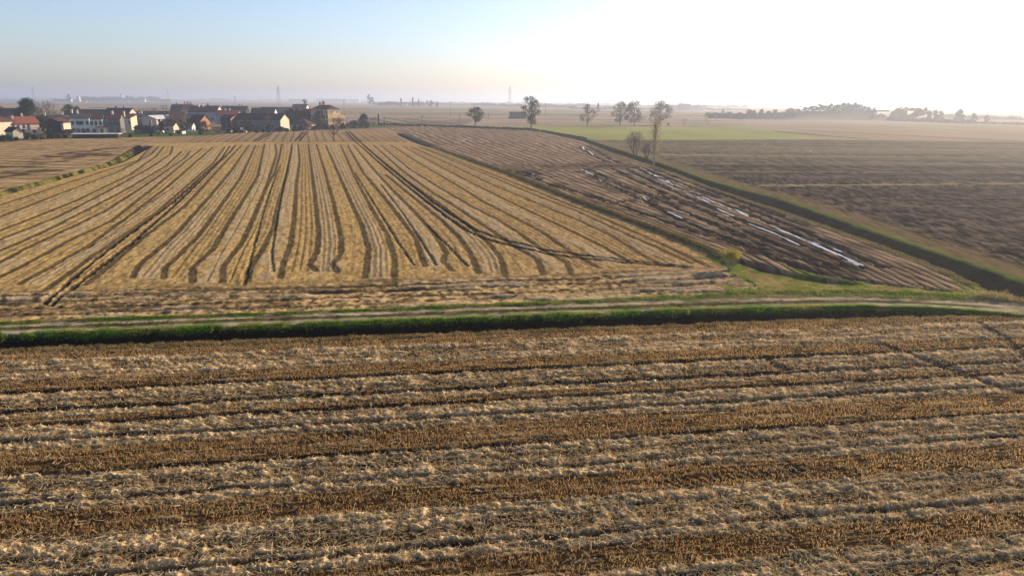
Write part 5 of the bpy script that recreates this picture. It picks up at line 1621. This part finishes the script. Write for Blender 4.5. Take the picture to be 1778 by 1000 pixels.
for i, (px, tp, wp) in enumerate(EB):
    b = 208 if px < 1520 else 210 + (px - 1550) * .035
    x, y, mpp = spot(px, b)
    yy = y + 14
    zb = float(ground_z(np.array(x), np.array(yy)))
    top = H + (hor(px) - tp) * mpp / cP
    Ht = max(3.0, top - zb)
    t = protos[i % 4] if i < 4 else copy_tree(protos[i % 4])
    t.location = (x * yy / y, yy, zb - .1)
    t.rotation_euler = (0, 0, i * 1.3)
    s_ = wp * mpp / 9.0 * 1.15
    t.scale = (s_, s_, Ht / 10.0)
    tag(t, 'hazy tree in the row along the road embankment', 'tree', 'trees on the road embankment')
bx0, by0 = gp(1512, 209)
bx1, by1 = gp(1552, 209.7)
L = math.hypot(bx1 - bx0, by1 - by0)
t = empty('road_bridge', ((bx0 + bx1) / 2, (by0 + by1) / 2 + 14, 0), math.atan2(by1 - by0, bx1 - bx0))
tag(t, 'hazy road bridge bridging the gap in the wooded embankment', 'bridge')
MB().box(-L / 2 - 2, L / 2 + 2, -4.5, 4.5, 7.6, 8.7).build('deck', M['dgrey'], t)
q = MB().box(-L / 2 - 2, L / 2 + 2, -4.4, -4.25, 9.7, 9.85)
for i in range(19):
    xx = -L / 2 + i * L / 18
    q.box(xx - .08, xx + .08, -4.4, -4.25, 8.703, 9.697)
q.build('railing', M['steel'], t)
MB().box(-1.0, 1.0, -3.6, 3.6, -.2, 7.597).build('pier', M['concrete'], t)
x, y, mpp = spot(1646, 214)

# ------------------------------------------------------------------ white egrets
def egret(label, px, base, flying=False, sc_=1.0):
    x, y, mpp = spot(px, base)
    t = empty('egret', (x, y, float(ground_z(np.array(x), np.array(y)))), random.uniform(0, 6))
    tag(t, label, 'bird', 'white egrets in the fields')
    v, f = [], []
    rings = [(-.42, .02, .52), (-.28, .09, .52), (-.05, .14, .55), (.14, .11, .60), (.22, .05, .70), (.20, .035, .82), (.26, .032, .93), (.33, .045, .98), (.40, .02, .97), (.52, .006, .95)]
    for (xx, rr_, zz) in rings:
        for k in range(8):
            a = 2 * math.pi * k / 8
            v.append((xx, rr_ * math.cos(a), zz + rr_ * math.sin(a)))
    n = len(rings)
    for i in range(n - 1):
        for k in range(8):
            f.append((i * 8 + k, i * 8 + (k + 1) % 8, (i + 1) * 8 + (k + 1) % 8, (i + 1) * 8 + k))
    MB().add(v, f).build('body', M['feather'], t)
    MB().tube((0, .05, 0), (0, .05, .48), .012, .014, 5).build('leg', M['wood'], t)
    MB().tube((.03, -.05, 0), (0, -.05, .48), .012, .014, 5).build('leg', M['wood'], t)
    t.scale = (sc_,) * 3
egret('white egret nearer the meadow on the ploughed field', 1327, 258, sc_=1.3)
egret('white egret farther right on the ploughed field', 1407, 268, sc_=1.3)
egret('white egret on the cross track of the muddy field', 805, 248.5, sc_=1.5)
egret('leftmost egret of the line by the dark hedge', 733, 221.5, sc_=1.3)
egret('middle egret of the line by the dark hedge', 743, 221.8, sc_=1.3)
egret('egret at the right end of the line by the hedge', 757, 222.3, sc_=1.3)

# ------------------------------------------------------------------ haze
hz = MB().box(-9000, 9000, -60, 9000, -3, 62).build('haze', [])
hm = bpy.data.materials.new('haze_air')
hm.use_nodes = True
nt = hm.node_tree
nt.nodes.remove(nt.nodes['Principled BSDF'])
pv = nt.nodes.new('ShaderNodeVolumePrincipled')
pv.inputs['Color'].default_value = (0.80, 0.86, 1.0, 1)
pv.inputs['Density'].default_value = 0.00034
pv.inputs['Anisotropy'].default_value = 0.55
nt.links.new(pv.outputs[0], nt.nodes['Material Output'].inputs['Volume'])
hz.data.materials.clear()
hz.data.materials.append(hm)
tag(hz, kind='stuff')
